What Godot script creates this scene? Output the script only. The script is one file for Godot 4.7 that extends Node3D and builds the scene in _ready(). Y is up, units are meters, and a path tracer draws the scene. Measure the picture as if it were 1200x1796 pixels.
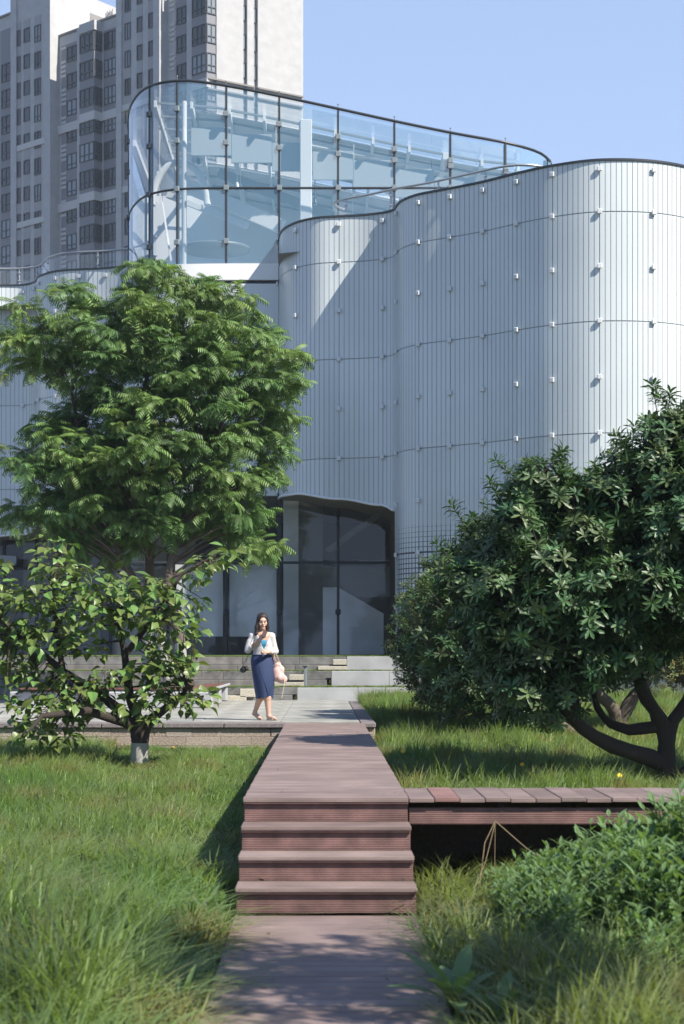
extends Node3D
# A boardwalk with steps through a meadow, leading to a plaza in front of a museum with curved white walls.
# Metres, y up; the boardwalk runs along -z, its lower deck lies at y = 0, the plaza at y = 0.66.

const EYE := 1.65
var SUN := Vector3(0.78, 1.0, 0.60).normalized()      # towards the sun
var rng := RandomNumberGenerator.new()
var M := {}
var used := {}

# ------------------------------------------------------------------ mesh building
class Geo:
	var v := PackedVector3Array()
	var n := PackedVector3Array()
	var t := PackedVector2Array()
	var c := PackedColorArray()
	var i := PackedInt32Array()
	var tint := Color.WHITE
	func put(p: Vector3, nn: Vector3, uv := Vector2.ZERO) -> int:
		v.push_back(p); n.push_back(nn); t.push_back(uv); c.push_back(tint)
		return v.size() - 1
	func face(a: int, b: int, d: int) -> void:            # wound clockwise as seen from the side its normals point to
		var g := (v[b] - v[a]).cross(v[d] - v[a])
		if g.dot(n[a] + n[b] + n[d]) > 0.0:
			i.push_back(a); i.push_back(d); i.push_back(b)
		else:
			i.push_back(a); i.push_back(b); i.push_back(d)
	func tri(a: Vector3, b: Vector3, d: Vector3, nn := Vector3.ZERO) -> void:
		if nn == Vector3.ZERO:
			nn = (d - a).cross(b - a).normalized()
		var k := put(a, nn, Vector2(a.x, a.y)); put(b, nn, Vector2(b.x, b.y)); put(d, nn, Vector2(d.x, d.y))
		face(k, k + 1, k + 2)
	func quad(a: Vector3, b: Vector3, d: Vector3, e: Vector3, nn: Vector3, uvs := []) -> void:
		var k := v.size()
		var ps := [a, b, d, e]
		var ax := nn.abs()
		for j in 4:
			var p: Vector3 = ps[j]
			var uv := Vector2(p.x, p.y)
			if uvs.size() == 4: uv = uvs[j]
			elif ax.y >= ax.x and ax.y >= ax.z: uv = Vector2(p.x, p.z)
			elif ax.x >= ax.z: uv = Vector2(p.z, p.y)
			put(p, nn, uv)
		face(k, k + 1, k + 2); face(k, k + 2, k + 3)
	func quad_n(ps: Array, ns: Array, uvs := []) -> void:
		var k := v.size()
		for j in 4:
			put(ps[j], ns[j], uvs[j] if uvs.size() == 4 else Vector2.ZERO)
		face(k, k + 1, k + 2); face(k, k + 2, k + 3)
	# a box with chamfered edges: 44 triangles; without chamfer 12
	func box(at: Vector3, size: Vector3, bevel := 0.0, basis := Basis()) -> void:
		var h := size * 0.5
		var b: float = minf(bevel, minf(h.x, minf(h.y, h.z)) * 0.9)
		var axes := [Vector3.RIGHT, Vector3.UP, Vector3.BACK]
		for a in 3:
			for s in [-1.0, 1.0]:
				var nn: Vector3 = axes[a] * s
				var u: Vector3 = axes[(a + 1) % 3]; var w: Vector3 = axes[(a + 2) % 3]
				var hu: float = h[(a + 1) % 3] - b; var hw: float = h[(a + 2) % 3] - b
				var o: Vector3 = nn * h[a]
				var q := [o - u * hu - w * hw, o + u * hu - w * hw, o + u * hu + w * hw, o - u * hu + w * hw]
				var uvs := []
				for p in q:
					uvs.push_back(Vector2(p.x, p.z) if a == 1 else Vector2(p.z, p.y) if a == 0 else Vector2(p.x, p.y))
				quad(at + basis * q[0], at + basis * q[1], at + basis * q[2], at + basis * q[3], basis * nn, uvs)
		if b <= 0.0: return
		for a in 3:                                         # twelve edges
			var e: Vector3 = axes[a]; var u: Vector3 = axes[(a + 1) % 3]; var w: Vector3 = axes[(a + 2) % 3]
			var he: float = h[a] - b; var hu: float = h[(a + 1) % 3]; var hw: float = h[(a + 2) % 3]
			for su in [-1.0, 1.0]:
				for sw in [-1.0, 1.0]:
					var p1: Vector3 = u * su * hu + w * sw * (hw - b)
					var p2: Vector3 = u * su * (hu - b) + w * sw * hw
					quad(at + basis * (p1 - e * he), at + basis * (p1 + e * he), at + basis * (p2 + e * he), at + basis * (p2 - e * he), basis * (u * su + w * sw).normalized())
		for sx in [-1.0, 1.0]:
			for sy in [-1.0, 1.0]:
				for sz in [-1.0, 1.0]:
					tri(at + basis * Vector3(sx * h.x, sy * (h.y - b), sz * (h.z - b)), at + basis * Vector3(sx * (h.x - b), sy * h.y, sz * (h.z - b)), at + basis * Vector3(sx * (h.x - b), sy * (h.y - b), sz * h.z), basis * Vector3(sx, sy, sz).normalized())
	# a tube along points with a radius at each
	func tube(pts: Array, rad: Array, sides := 8, caps := true, flat := 1.0) -> void:
		var count := pts.size()
		var up := Vector3.UP
		var first := v.size()
		var length := 0.0
		var d0: Vector3 = (pts[1] - pts[0]).normalized()
		if absf(d0.y) > 0.9: up = Vector3.RIGHT
		var side := d0.cross(up).normalized()
		for k in count:
			var d: Vector3 = (pts[mini(k + 1, count - 1)] - pts[maxi(k - 1, 0)]).normalized()
			side = (side - d * side.dot(d)).normalized()
			var w := d.cross(side).normalized()
			if k > 0: length += (pts[k] - pts[k - 1]).length()
			for j in sides + 1:
				var a := TAU * j / sides
				var o := side * cos(a) + w * sin(a) * flat
				put(pts[k] + o * rad[k], o.normalized(), Vector2(float(j) / sides * TAU * rad[0], length))
		for k in count - 1:
			for j in sides:
				var a := first + k * (sides + 1) + j
				face(a, a + 1, a + sides + 2); face(a, a + sides + 2, a + sides + 1)
		if caps:
			for e in [0, count - 1]:
				var d: Vector3 = (pts[1] - pts[0]).normalized() * -1.0 if e == 0 else (pts[count - 1] - pts[count - 2]).normalized()
				var k := put(pts[e], d)
				for j in sides + 1:
					put(v[first + e * (sides + 1) + j], d)
				for j in sides:
					face(k, k + 1 + j, k + 2 + j)
	func cyl(a: Vector3, b: Vector3, r: float, sides := 10, r2 := -1.0) -> void:
		tube([a, b], [r, r if r2 < 0.0 else r2], sides)
	# an ellipsoid
	func ball(at: Vector3, r: Vector3, basis := Basis(), rings := 8, segs := 12) -> void:
		var first := v.size()
		for j in rings + 1:
			var th := PI * j / rings
			for k in segs + 1:
				var ph := TAU * k / segs
				var u := Vector3(sin(th) * cos(ph), cos(th), sin(th) * sin(ph))
				put(at + basis * (u * r), (basis * (u / r)).normalized(), Vector2(ph, th))
		for j in rings:
			for k in segs:
				var a := first + j * (segs + 1) + k
				face(a, a + 1, a + segs + 2); face(a, a + segs + 2, a + segs + 1)
	func mesh(org := Vector3.ZERO) -> ArrayMesh:
		var vv := v
		if org != Vector3.ZERO:
			vv = PackedVector3Array(v)
			for k in vv.size(): vv[k] -= org
		var arr := []
		arr.resize(Mesh.ARRAY_MAX)
		arr[Mesh.ARRAY_VERTEX] = vv; arr[Mesh.ARRAY_NORMAL] = n; arr[Mesh.ARRAY_TEX_UV] = t; arr[Mesh.ARRAY_COLOR] = c; arr[Mesh.ARRAY_INDEX] = i
		var m := ArrayMesh.new()
		m.add_surface_from_arrays(Mesh.PRIMITIVE_TRIANGLES, arr)
		return m

func numbered(called: String) -> String:
	var k: int = used.get(called, -1) + 1
	used[called] = k
	return called if k == 0 else "%s_%03d" % [called, k]

func tag(o: Node3D, label: String, category: String, group := "") -> Node3D:
	o.set_meta("label", label); o.set_meta("category", category)
	if group: o.set_meta("group", group)
	return o

# a thing: a Node3D at its base whose children are its parts
func thing(called: String, at: Vector3, label: String, category: String, group := "", turn := 0.0) -> Node3D:
	var o := Node3D.new()
	o.name = numbered(called)
	add_child(o)
	o.position = at
	o.rotation.y = turn
	return tag(o, label, category, group)

func ground_piece(called: String, at := Vector3.ZERO) -> Node3D:
	var o := Node3D.new()
	o.name = numbered(called)
	add_child(o)
	o.position = at
	o.set_meta("kind", "structure")
	return o

# one named mesh under a parent; world = true: the shape was made in the world's axes
func part(called: String, shape, mat: Material, parent: Node3D, world := true, stuff := false) -> MeshInstance3D:
	var o := MeshInstance3D.new()
	var org := Vector3.ZERO
	if world:
		var p: Node = parent
		while p is Node3D and p != self:
			org += (p as Node3D).position
			p = p.get_parent()
	if shape is Geo:
		if shape.v.is_empty(): return null
		o.mesh = shape.mesh(org)
	else:
		o.mesh = shape
	o.material_override = mat
	if parent == self:
		o.name = numbered(called)
		add_child(o)
	else:
		var k := 0
		var want := called
		while parent.has_node(NodePath(want)):
			k = int(parent.get_meta("count_" + called, 0)) + 1
			parent.set_meta("count_" + called, k)
			want = "%s_%03d" % [called, k]
		o.name = want
		parent.add_child(o, true)
	if stuff: o.set_meta("kind", "stuff")
	return o

func placed(called: String, mesh: Mesh, mat: Material, parent: Node3D, at: Vector3, basis := Basis()) -> MeshInstance3D:
	var o := part(called, mesh, mat, parent, false)
	o.transform = Transform3D(basis, at)
	return o

func many(called: String, mesh: Mesh, mat: Material, parent: Node3D, where: Array, colors: Array, label := "", category := "") -> MultiMeshInstance3D:
	var mm := MultiMesh.new()
	mm.transform_format = MultiMesh.TRANSFORM_3D
	mm.use_colors = true
	mm.mesh = mesh
	mm.instance_count = where.size()
	for k in where.size():
		mm.set_instance_transform(k, where[k])
		mm.set_instance_color(k, colors[k])
	var o := MultiMeshInstance3D.new()
	o.multimesh = mm
	o.material_override = mat
	o.name = numbered(called) if parent == self else called
	parent.add_child(o, true)
	o.set_meta("kind", "stuff")
	if label: o.set_meta("label", label)
	if category: o.set_meta("category", category)
	return o

# ------------------------------------------------------------------ materials
func lin(r: float, g: float, b: float, a := 1.0) -> Color:
	var c := Color(r, g, b).linear_to_srgb()
	c.a = a
	return c

func mat(called: String, col: Color, rough := 0.8, metal := 0.0) -> StandardMaterial3D:
	var m := StandardMaterial3D.new()
	m.resource_name = called
	m.albedo_color = col
	m.roughness = rough
	m.metallic = metal
	M[called] = m
	return m

func noise_tex(freq: float, dark: float, light: float, sd := 1, octaves := 4, size := 512, kind := FastNoiseLite.TYPE_SIMPLEX_SMOOTH) -> NoiseTexture2D:
	var f := FastNoiseLite.new()
	f.seed = sd
	f.noise_type = kind
	f.frequency = freq
	f.fractal_octaves = octaves
	var r := NoiseTexture2D.new()
	r.width = size; r.height = size
	r.seamless = true
	r.noise = f
	var g := Gradient.new()
	g.set_color(0, Color(dark, dark, dark)); g.set_color(1, Color(light, light, light))
	r.color_ramp = g
	return r

# cloudy variation over a material (multiplied), in world metres
func mottle(m: StandardMaterial3D, tex: Texture2D, per_metre: float) -> StandardMaterial3D:
	m.detail_enabled = true
	m.detail_blend_mode = BaseMaterial3D.BLEND_MODE_MUL
	m.detail_albedo = tex
	m.detail_uv_layer = BaseMaterial3D.DETAIL_UV_2
	m.uv2_triplanar = true
	m.uv2_world_triplanar = true
	m.uv2_scale = Vector3.ONE * per_metre
	return m

func relief(m: StandardMaterial3D, tex: Texture2D, per_metre: float, cm: float) -> StandardMaterial3D:
	m.uv1_triplanar = true
	m.uv1_world_triplanar = true
	m.uv1_scale = Vector3.ONE * per_metre
	m.heightmap_enabled = true
	m.heightmap_texture = tex
	m.heightmap_scale = cm
	return m

# a bump map of parallel ribs across v, sixteen to a tile
func rib_map() -> ImageTexture:
	var im := Image.create(8, 512, false, Image.FORMAT_RGBA8)
	for y in 512:
		var p := float(y % 32) / 32.0
		var hgt: float = clampf((absf(p - 0.5) - 0.14) / 0.12, 0.0, 1.0)
		for x in 8: im.set_pixel(x, y, Color(hgt, hgt, hgt))
	return ImageTexture.create_from_image(im)

func materials() -> void:
	var clouds := noise_tex(0.006, 0.72, 1.0, 3, 5)
	var fine := noise_tex(0.05, 0.7, 1.0, 7, 4)
	var grain := noise_tex(0.08, 0.0, 1.0, 11, 4)
	var soft := noise_tex(0.004, 0.86, 1.0, 17, 4)
	M.clouds = clouds; M.fine = fine; M.grain = grain
	var ribs := rib_map()
	var k := 0
	for col in [lin(0.262, 0.193, 0.176), lin(0.228, 0.165, 0.15), lin(0.295, 0.223, 0.205), lin(0.29, 0.16, 0.14)]:
		var w := mat("composite_board_%d" % k, col, 0.62)
		w.heightmap_enabled = true
		w.heightmap_texture = ribs
		w.heightmap_scale = 0.15
		w.uv1_scale = Vector3(1, 1.0 / 0.2, 1)
		mottle(w, noise_tex(0.006, 0.80, 1.0, 21 + k, 5), 0.5)
		k += 1
	var rz := mat("riser_board", lin(0.235, 0.128, 0.117), 0.62)
	rz.heightmap_enabled = true; rz.heightmap_texture = ribs; rz.heightmap_scale = 0.6; rz.uv1_scale = Vector3(1, 1.0 / 0.24, 1)
	mottle(rz, M.clouds, 1.3)
	mottle(mat("dark_board", lin(0.10, 0.075, 0.065), 0.8), fine, 1.0)
	mottle(relief(mat("soil", lin(0.085, 0.085, 0.04), 0.95), grain, 0.8, 3.0), clouds, 0.25)
	k = 0
	for col in [lin(0.36, 0.36, 0.33), lin(0.40, 0.395, 0.36), lin(0.33, 0.34, 0.32)]:
		mottle(relief(mat("paving_%d" % k, col, 0.8), grain, 1.0, 0.15), clouds, 0.5); k += 1
	mottle(relief(mat("coping", lin(0.25, 0.215, 0.22), 0.75), grain, 1.0, 0.2), fine, 0.7)
	k = 0
	for col in [lin(0.46, 0.38, 0.315), lin(0.50, 0.42, 0.35), lin(0.43, 0.35, 0.29), lin(0.48, 0.41, 0.35)]:
		mottle(relief(mat("wall_stone_%d" % k, col, 0.85), grain, 1.2, 0.8), fine, 1.1); k += 1
	mottle(mat("granite", lin(0.40, 0.41, 0.42), 0.7), soft, 0.5)
	mottle(relief(mat("dark_granite", lin(0.20, 0.20, 0.193), 0.75), grain, 2.0, 0.1), clouds, 0.8)
	mottle(relief(mat("taupe_granite", lin(0.235, 0.222, 0.21), 0.75), grain, 2.0, 0.1), clouds, 0.8)
	mottle(mat("cream_stone", lin(0.62, 0.58, 0.48), 0.75), fine, 0.9)
	mottle(mat("bench_wood", lin(0.19, 0.085, 0.065), 0.6), fine, 1.5)
	# museum
	var streak := noise_tex(0.004, 0.93, 1.0, 5, 3)
	for q in 3:
		var v: float = [1.0, 0.965, 1.025][q]
		mottle(mat("frit_white" if q == 0 else "frit_white_%d" % q, lin(0.62 * v, 0.675 * v, 0.69 * v), [0.26, 0.32, 0.22][q]), streak, 0.12)
	mat("frit_gap", lin(0.27, 0.30, 0.315), 0.35)
	mat("net_gap", lin(0.05, 0.06, 0.07), 0.35)
	mat("white_rim", lin(0.72, 0.73, 0.73), 0.4)
	mat("soffit", lin(0.27, 0.27, 0.265), 0.7)
	mat("steel_dark", lin(0.028, 0.034, 0.04), 0.4)
	mat("steel", lin(0.42, 0.44, 0.45), 0.35, 0.6)
	mat("clip_metal", lin(0.62, 0.64, 0.65), 0.4, 0.0)
	mat("clip_grey", lin(0.22, 0.25, 0.26), 0.4, 0.2)
	mat("interior_white", lin(0.58, 0.61, 0.62), 0.7)
	mat("bulkhead", lin(0.30, 0.35, 0.38), 0.8)
	mat("interior_grey", lin(0.16, 0.165, 0.165), 0.8)
	mat("interior_dark", lin(0.05, 0.052, 0.055), 0.8)
	mottle(mat("blind", lin(0.70, 0.74, 0.75), 0.9), soft, 0.3)
	var g := mat("upper_glass", lin(0.17, 0.36, 0.53, 0.30), 0.02)
	g.transparency = BaseMaterial3D.TRANSPARENCY_ALPHA
	var g2 := mat("lower_glass", lin(0.22, 0.26, 0.27, 0.09), 0.02)
	g2.transparency = BaseMaterial3D.TRANSPARENCY_ALPHA
	var g3 := mat("rail_glass", lin(0.5, 0.58, 0.6, 0.10), 0.02)
	g3.transparency = BaseMaterial3D.TRANSPARENCY_ALPHA
	# tower
	mottle(mat("tower_stone", lin(0.47, 0.47, 0.475), 0.9), noise_tex(0.03, 0.9, 1.0, 9, 4), 0.05)
	mat("tower_spandrel", lin(0.21, 0.215, 0.235), 0.8)
	mat("tower_grey", lin(0.33, 0.33, 0.34), 0.9)
	mat("tower_frame", lin(0.05, 0.055, 0.065), 0.5)
	mat("tower_pane", lin(0.045, 0.053, 0.06), 0.06)
	mat("tower_pane_pale", lin(0.22, 0.25, 0.28), 0.08)
	mat("tower_band", lin(0.5, 0.495, 0.49), 0.9)
	mat("tower_ledge", lin(0.22, 0.21, 0.2), 0.9)

# ------------------------------------------------------------------ ground
func lift(x: float, z: float) -> float:        # height of the soil
	var d := -z
	var left: float = 0.0 + 0.27 * smoothstep(11.0, 24.0, d)
	var right: float = 0.02 + 0.18 * smoothstep(11.0, 20.0, d) + 0.44 * smoothstep(19.0, 35.5, d)
	var k: float = smoothstep(-0.6, 0.6, x)
	var y: float = lerpf(left, right, k)
	if x < 0.8 and d > 24.35: y = minf(y, 0.22)
	if absf(x) < 0.75 and d < 24.4: y = minf(y, 0.2) - 0.06
	if d > 36.0: y = minf(y, 0.64)
	return y + 0.035 * sin(x * 2.3 + z * 0.7) * sin(z * 1.9 - x) * smoothstep(0.6, 1.2, absf(x)) - 0.02

func build_ground() -> void:
	var xs := [-1500.0, -500.0, -160.0, -60.0, -30.0, -18.0]
	var zs := [300.0, 80.0, 20.0, 8.0]
	var x := -13.0
	while x <= 13.01:
		xs.push_back(x); x += 0.4
	xs += [18.0, 30.0, 60.0, 160.0, 500.0, 1500.0]
	var z := 3.0
	while z >= -40.01:
		zs.push_back(z); z -= 0.4
	zs += [-50.0, -70.0, -120.0, -250.0, -600.0, -2500.0]
	var g := Geo.new()
	for a in zs.size():
		for b in xs.size():
			var p := Vector3(xs[b], lift(xs[b], zs[a]), zs[a])
			var e := 0.2
			var nn := Vector3(lift(p.x - e, p.z) - lift(p.x + e, p.z), 2 * e, lift(p.x, p.z - e) - lift(p.x, p.z + e)).normalized()
			g.put(p, nn, Vector2(p.x, p.z))
	var w := xs.size()
	for a in zs.size() - 1:
		for b in w - 1:
			var q := a * w + b
			g.face(q, q + 1, q + w + 1); g.face(q, q + w + 1, q + w)
	var o := part("ground", g, M.soil, self)
	o.set_meta("kind", "structure")

func build_plaza() -> void:
	var pl := ground_piece("plaza", Vector3(-3, 0.66, -30))
	var g := Geo.new()
	g.box(Vector3(-8.2, 0.30, -30.6), Vector3(17.4, 0.58, 12.4))
	part("bedding", g, M.interior_grey, pl)
	var slab := Geo.new(); slab.box(Vector3.ZERO, Vector3(1.192, 0.06, 0.892), 0.006)
	var sm := slab.mesh()
	for r in 14:
		for c in 9:
			var cx := 0.55 - 0.6 - c * 1.2
			var cz := -24.78 - 0.45 - r * 0.9
			if cz < -37.2: continue
			placed("paving_slab", sm, M["paving_%d" % ((r * 5 + c * 7 + r * c) % 3)], pl, Vector3(cx + 3, -0.03 - 0.001 * ((r + c) % 3), cz + 30))
	# the far left part, past what can be told apart
	g = Geo.new(); g.box(Vector3(-13.6, 0.625, -31.0), Vector3(6.7, 0.066, 12.4), 0.005)
	part("paving_field", g, M.paving_1, pl)
	# coping stones: along the front edge and the right edge
	var cf := Geo.new(); cf.box(Vector3.ZERO, Vector3(0.89, 0.075, 0.44), 0.01)
	var cfm := cf.mesh()
	for k in 14:
		placed("coping_stone", cfm, M.coping, pl, Vector3(-0.565 - 0.45 - k * 0.9 + 3, -0.036, -24.54 + 30))
	var cr := Geo.new(); cr.box(Vector3.ZERO, Vector3(0.22, 0.07, 0.89), 0.01)
	var crm := cr.mesh()
	for k in 13:
		placed("coping_stone", crm, M.coping, pl, Vector3(0.665 + 3, -0.035 + 0.002, -24.75 - k * 0.9 + 30))
	# beside the path, under the right coping: a stone end
	g = Geo.new(); g.box(Vector3(0.665, 0.28, -30.4), Vector3(0.2, 0.6, 12.1), 0.008)
	part("edge_wall", g, M.wall_stone_1, pl)

func build_garden_path() -> void:
	var gp := ground_piece("garden_path", Vector3(6, 0.6, -35.5))
	for k in 11:
		var g := Geo.new(); g.box(Vector3(1.6 + k * 1.0, 0.66, -35.6), Vector3(0.985, 0.08, 1.1), 0.01)
		part("paving_slab", g, M["paving_%d" % (k % 3)], gp)

func build_retaining_wall() -> void:
	var w := thing("retaining_wall", Vector3(-6, 0.2, -24.4), "low pinkish ashlar stone wall under the plaza's front edge", "wall")
	var k := 0
	var y := 0.05
	for r in 4:
		var hgt: float = [0.14, 0.13, 0.135, 0.125][r]
		var x := -0.57 - (0.21 if r % 2 else 0.0)
		if r % 2:
			var e := Geo.new(); e.box(Vector3(-0.57 - 0.1, y + hgt * 0.5, -24.42), Vector3(0.192, hgt - 0.006, 0.1), 0.006)
			part("stone_block", e, M["wall_stone_%d" % (r % 4)], w)
		while x > -12.0:
			var l := rng.randf_range(0.34, 0.52)
			var g := Geo.new()
			g.box(Vector3(x - l * 0.5, y + hgt * 0.5, -24.42 + rng.randf_range(-0.006, 0.006)), Vector3(l - 0.003, hgt - 0.003, 0.1), 0.003)
			part("stone_block", g, M["wall_stone_%d" % rng.randi_range(0, 3)], w)
			x -= l
			k += 1
		y += hgt
	var b := Geo.new(); b.box(Vector3(-6.3, 0.3, -24.49), Vector3(11.4, 0.53, 0.06))
	part("mortar", b, M.wall_stone_2, w)

# ------------------------------------------------------------------ boardwalk
func board_run(o: Node3D, x0: float, x1: float, y: float, z0: float, z1: float, pitch: float) -> void:
	var g := Geo.new(); g.box(Vector3.ZERO, Vector3(x1 - x0, 0.03, pitch - 0.005), 0.003)
	var m := g.mesh()
	var z := z0
	var k := 0
	while z - pitch > z1 - 0.001:
		var pick := 0 if rng.randf() < 0.5 else rng.randi_range(0, 2)
		placed("plank", m, M["composite_board_%d" % pick], o, Vector3((x0 + x1) * 0.5 + rng.randf_range(-0.003, 0.003), y - 0.015 + rng.randf_range(-0.0012, 0.0008), z - pitch * 0.5) - o.position)
		z -= pitch
		k += 1

func build_boardwalk() -> void:
	var up := thing("boardwalk", Vector3(0.02, 0.3, -18), "long upper reddish brown plank walkway leading from the steps to the plaza", "boardwalk")
	board_run(up, -0.555, 0.595, 0.66, -11.5, -24.34, 0.142)
	for s in [-0.545, 0.585]:
		var g := Geo.new(); g.box(Vector3(s, 0.50, -17.95), Vector3(0.022, 0.25, 12.7), 0.003)
		part("side_board", g, M.riser_board, up)
	var fr := Geo.new()
	for x in [-0.4, 0.02, 0.44]: fr.box(Vector3(x, 0.555, -17.9), Vector3(0.05, 0.14, 12.6))
	part("joists", fr, M.dark_board, up)
	for z in [-12.4, -14.9, -17.4, -19.9, -22.4]:
		for x in [-0.48, 0.52]:
			var g := Geo.new(); g.box(Vector3(x, 0.26, z), Vector3(0.09, 0.56, 0.09), 0.004)
			part("support_post", g, M.dark_board, up)
	# skirting that closes the sides to the ground
	for s in [-0.52, 0.56]:
		var g := Geo.new(); g.box(Vector3(s, 0.2, -18.0), Vector3(0.02, 0.4, 12.6))
		part("skirt", g, M.dark_board, up)
	var low := thing("boardwalk", Vector3(0.02, -0.1, -6), "lower reddish brown plank walkway in the foreground, below the steps", "boardwalk")
	board_run(low, -0.56, 0.59, 0.0, -2.4, -10.63, 0.142)
	for s in [-0.55, 0.58]:
		var g := Geo.new(); g.box(Vector3(s, -0.10, -6.4), Vector3(0.022, 0.13, 8.0), 0.003)
		part("side_board", g, M.riser_board, low)
	var st := thing("wooden_steps", Vector3(0.02, 0, -11), "reddish brown wooden steps with four ribbed risers", "steps")
	for k in 4:
		var y := 0.66 - 0.165 * k
		var z := -11.5 + 0.31 * k              # the nosing's front
		var x0 := -0.555 - 0.003 * k; var x1 := 0.595 + 0.002 * k
		if k > 0:
			for b in 2:
				var g := Geo.new(); g.box(Vector3((x0 + x1) * 0.5, y - 0.015, z - 0.0775 - b * 0.165), Vector3(x1 - x0, 0.03, 0.155 if b == 0 else 0.165), 0.005)
				part("tread", g, M["composite_board_%d" % (k % 3)], st)
		var nz := Geo.new()
		nz.box(Vector3((x0 + x1) * 0.5, y - 0.0375, z - 0.022), Vector3(x1 - x0 - 0.004, 0.011, 0.028), 0.002)
		part("nosing", nz, M.riser_board, st)
		var rs := Geo.new(); rs.box(Vector3((x0 + x1) * 0.5, y - 0.045 - 0.06, z - 0.045), Vector3(x1 - x0 - 0.012, 0.12, 0.022), 0.002)
		part("riser", rs, M.riser_board, st)
		for s in [x0 + 0.014, x1 - 0.014]:
			var ck := Geo.new(); ck.box(Vector3(s, y * 0.5 - 0.03, z - 0.2), Vector3(0.02, y - 0.02, 0.29))
			part("cheek", ck, M.riser_board, st)
	# the side deck
	var sd := thing("boardwalk", Vector3(3, 0.3, -12), "side deck of short reddish brown boards branching right at the top step", "boardwalk")
	var g2 := Geo.new(); g2.box(Vector3.ZERO, Vector3(0.9, 0.03, 0.172), 0.004)
	var bm := g2.mesh()
	for k in 26:
		var pick: int = 3 if k == 1 else (0 if k % 3 == 0 else rng.randi_range(0, 2))
		placed("plank", bm, M["composite_board_%d" % pick], sd, Vector3(0.597 + 0.088 + 0.1765 * k, 0.645 + rng.randf_range(-0.003, 0.003), -11.95 + rng.randf_range(-0.006, 0.006)) - sd.position, Basis(Vector3.UP, PI / 2))
	var bz := Geo.new(); bz.box(Vector3(2.95, 0.53, -11.56), Vector3(4.7, 0.115, 0.03), 0.003)
	part("fascia_beam", bz, M.riser_board, sd)
	bz = Geo.new(); bz.box(Vector3(2.95, 0.29, -12.33), Vector3(4.7, 0.6, 0.03), 0.003)
	part("back_skirt", bz, M.dark_board, sd)
	for x in [1.9, 3.3, 4.7]:
		bz = Geo.new(); bz.box(Vector3(x, 0.28, -12.2), Vector3(0.09, 0.62, 0.09), 0.004)
		part("support_post", bz, M.dark_board, sd)
	for x in [1.25, 2.6, 3.9]:
		bz = Geo.new(); bz.box(Vector3(x, 0.59, -11.97), Vector3(0.05, 0.06, 0.7))
		part("joist", bz, M.dark_board, sd)

# ------------------------------------------------------------------ terraces and bench
func build_terraces() -> void:
	var spec := [
		{"z": -36.8, "y0": 0.63, "y1": 0.94, "split": -0.58, "label": "lowest of the three grey granite terrace walls behind the plaza"},
		{"z": -38.8, "y0": 0.9, "y1": 1.29, "split": 0.19, "label": "middle grey granite terrace wall with cream stone step ends"},
		{"z": -40.2, "y0": 1.25, "y1": 1.63, "split": 0.57, "label": "top grey granite terrace wall right below the museum glass"},
	]
	for s in spec:
		var t := thing("terrace_wall", Vector3(-4, s.y0, s.z), s.label, "terrace wall")
		var hgt: float = s.y1 - s.y0
		var x: float = s.split
		while x < 3.9:                                             # pale slabs to the right
			var l: float = minf(1.35, 3.9 - x)
			var g := Geo.new(); g.box(Vector3(x + l * 0.5, s.y0 + hgt * 0.5, s.z), Vector3(l - 0.006, hgt, 0.16), 0.008)
			part("wall_slab", g, M.granite, t)
			x += l
		x = s.split - 0.003
		var k := 0
		while x > -16.0:                                           # darker two-course steps to the left, set back
			var l := 1.15 + 0.25 * ((k * 7) % 3)
			var g := Geo.new(); g.box(Vector3(x - l * 0.5, s.y0 + hgt * 0.73, s.z - 0.42), Vector3(l - 0.006, hgt * 0.5, 0.5), 0.008)
			part("upper_course", g, M.dark_granite if k % 4 < 2 else M.taupe_granite, t)
			g = Geo.new(); g.box(Vector3(x - l * 0.5 - 0.1, s.y0 + hgt * 0.24, s.z - 0.2), Vector3(l - 0.006, hgt * 0.46, 0.5), 0.008)
			part("lower_course", g, M.taupe_granite if k % 3 else M.dark_granite, t)
			x -= l
			k += 1
		var back := Geo.new(); back.box(Vector3(-6.0, s.y0 + hgt * 0.5 - 0.06, s.z - 1.1), Vector3(19.9, hgt - 0.04, 0.9))
		part("fill", back, M.soil, t)
		# cream step ends where the two kinds of wall meet
		var ends := []
		if s.y0 > 1.2: ends = [[s.split - 0.17, 0.64, 0.33, 0.36], [s.split - 0.35, 0.26, 0.7, 0.24]]
		elif s.y0 > 0.8: ends = [[-0.62, 0.62, 0.36, 0.34], [-0.8, 0.2, 0.7, 0.26]]
		else: ends = [[-1.68, 0.62, 0.34, 0.6], [-1.98, 0.25, 0.55, 0.36]]
		for e in ends:
			var g := Geo.new(); g.box(Vector3(e[0], s.y0 + hgt * e[1], s.z + 0.06), Vector3(e[2], hgt * e[3], 0.13), 0.01)
			part("cream_step_end", g, M.cream_stone, t)
	var p := thing("handrail_post", Vector3(-0.41, 0.94, -38.2), "short grey metal handrail post standing on the terrace grass", "post")
	var g3 := Geo.new(); g3.box(Vector3(-0.41, 1.16, -38.2), Vector3(0.07, 0.46, 0.07), 0.01)
	part("post", g3, M.clip_grey, p)
	g3 = Geo.new(); g3.box(Vector3(-0.42, 1.4, -38.2), Vector3(0.1, 0.035, 0.12), 0.01)
	part("cap", g3, M.steel_dark, p)

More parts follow.
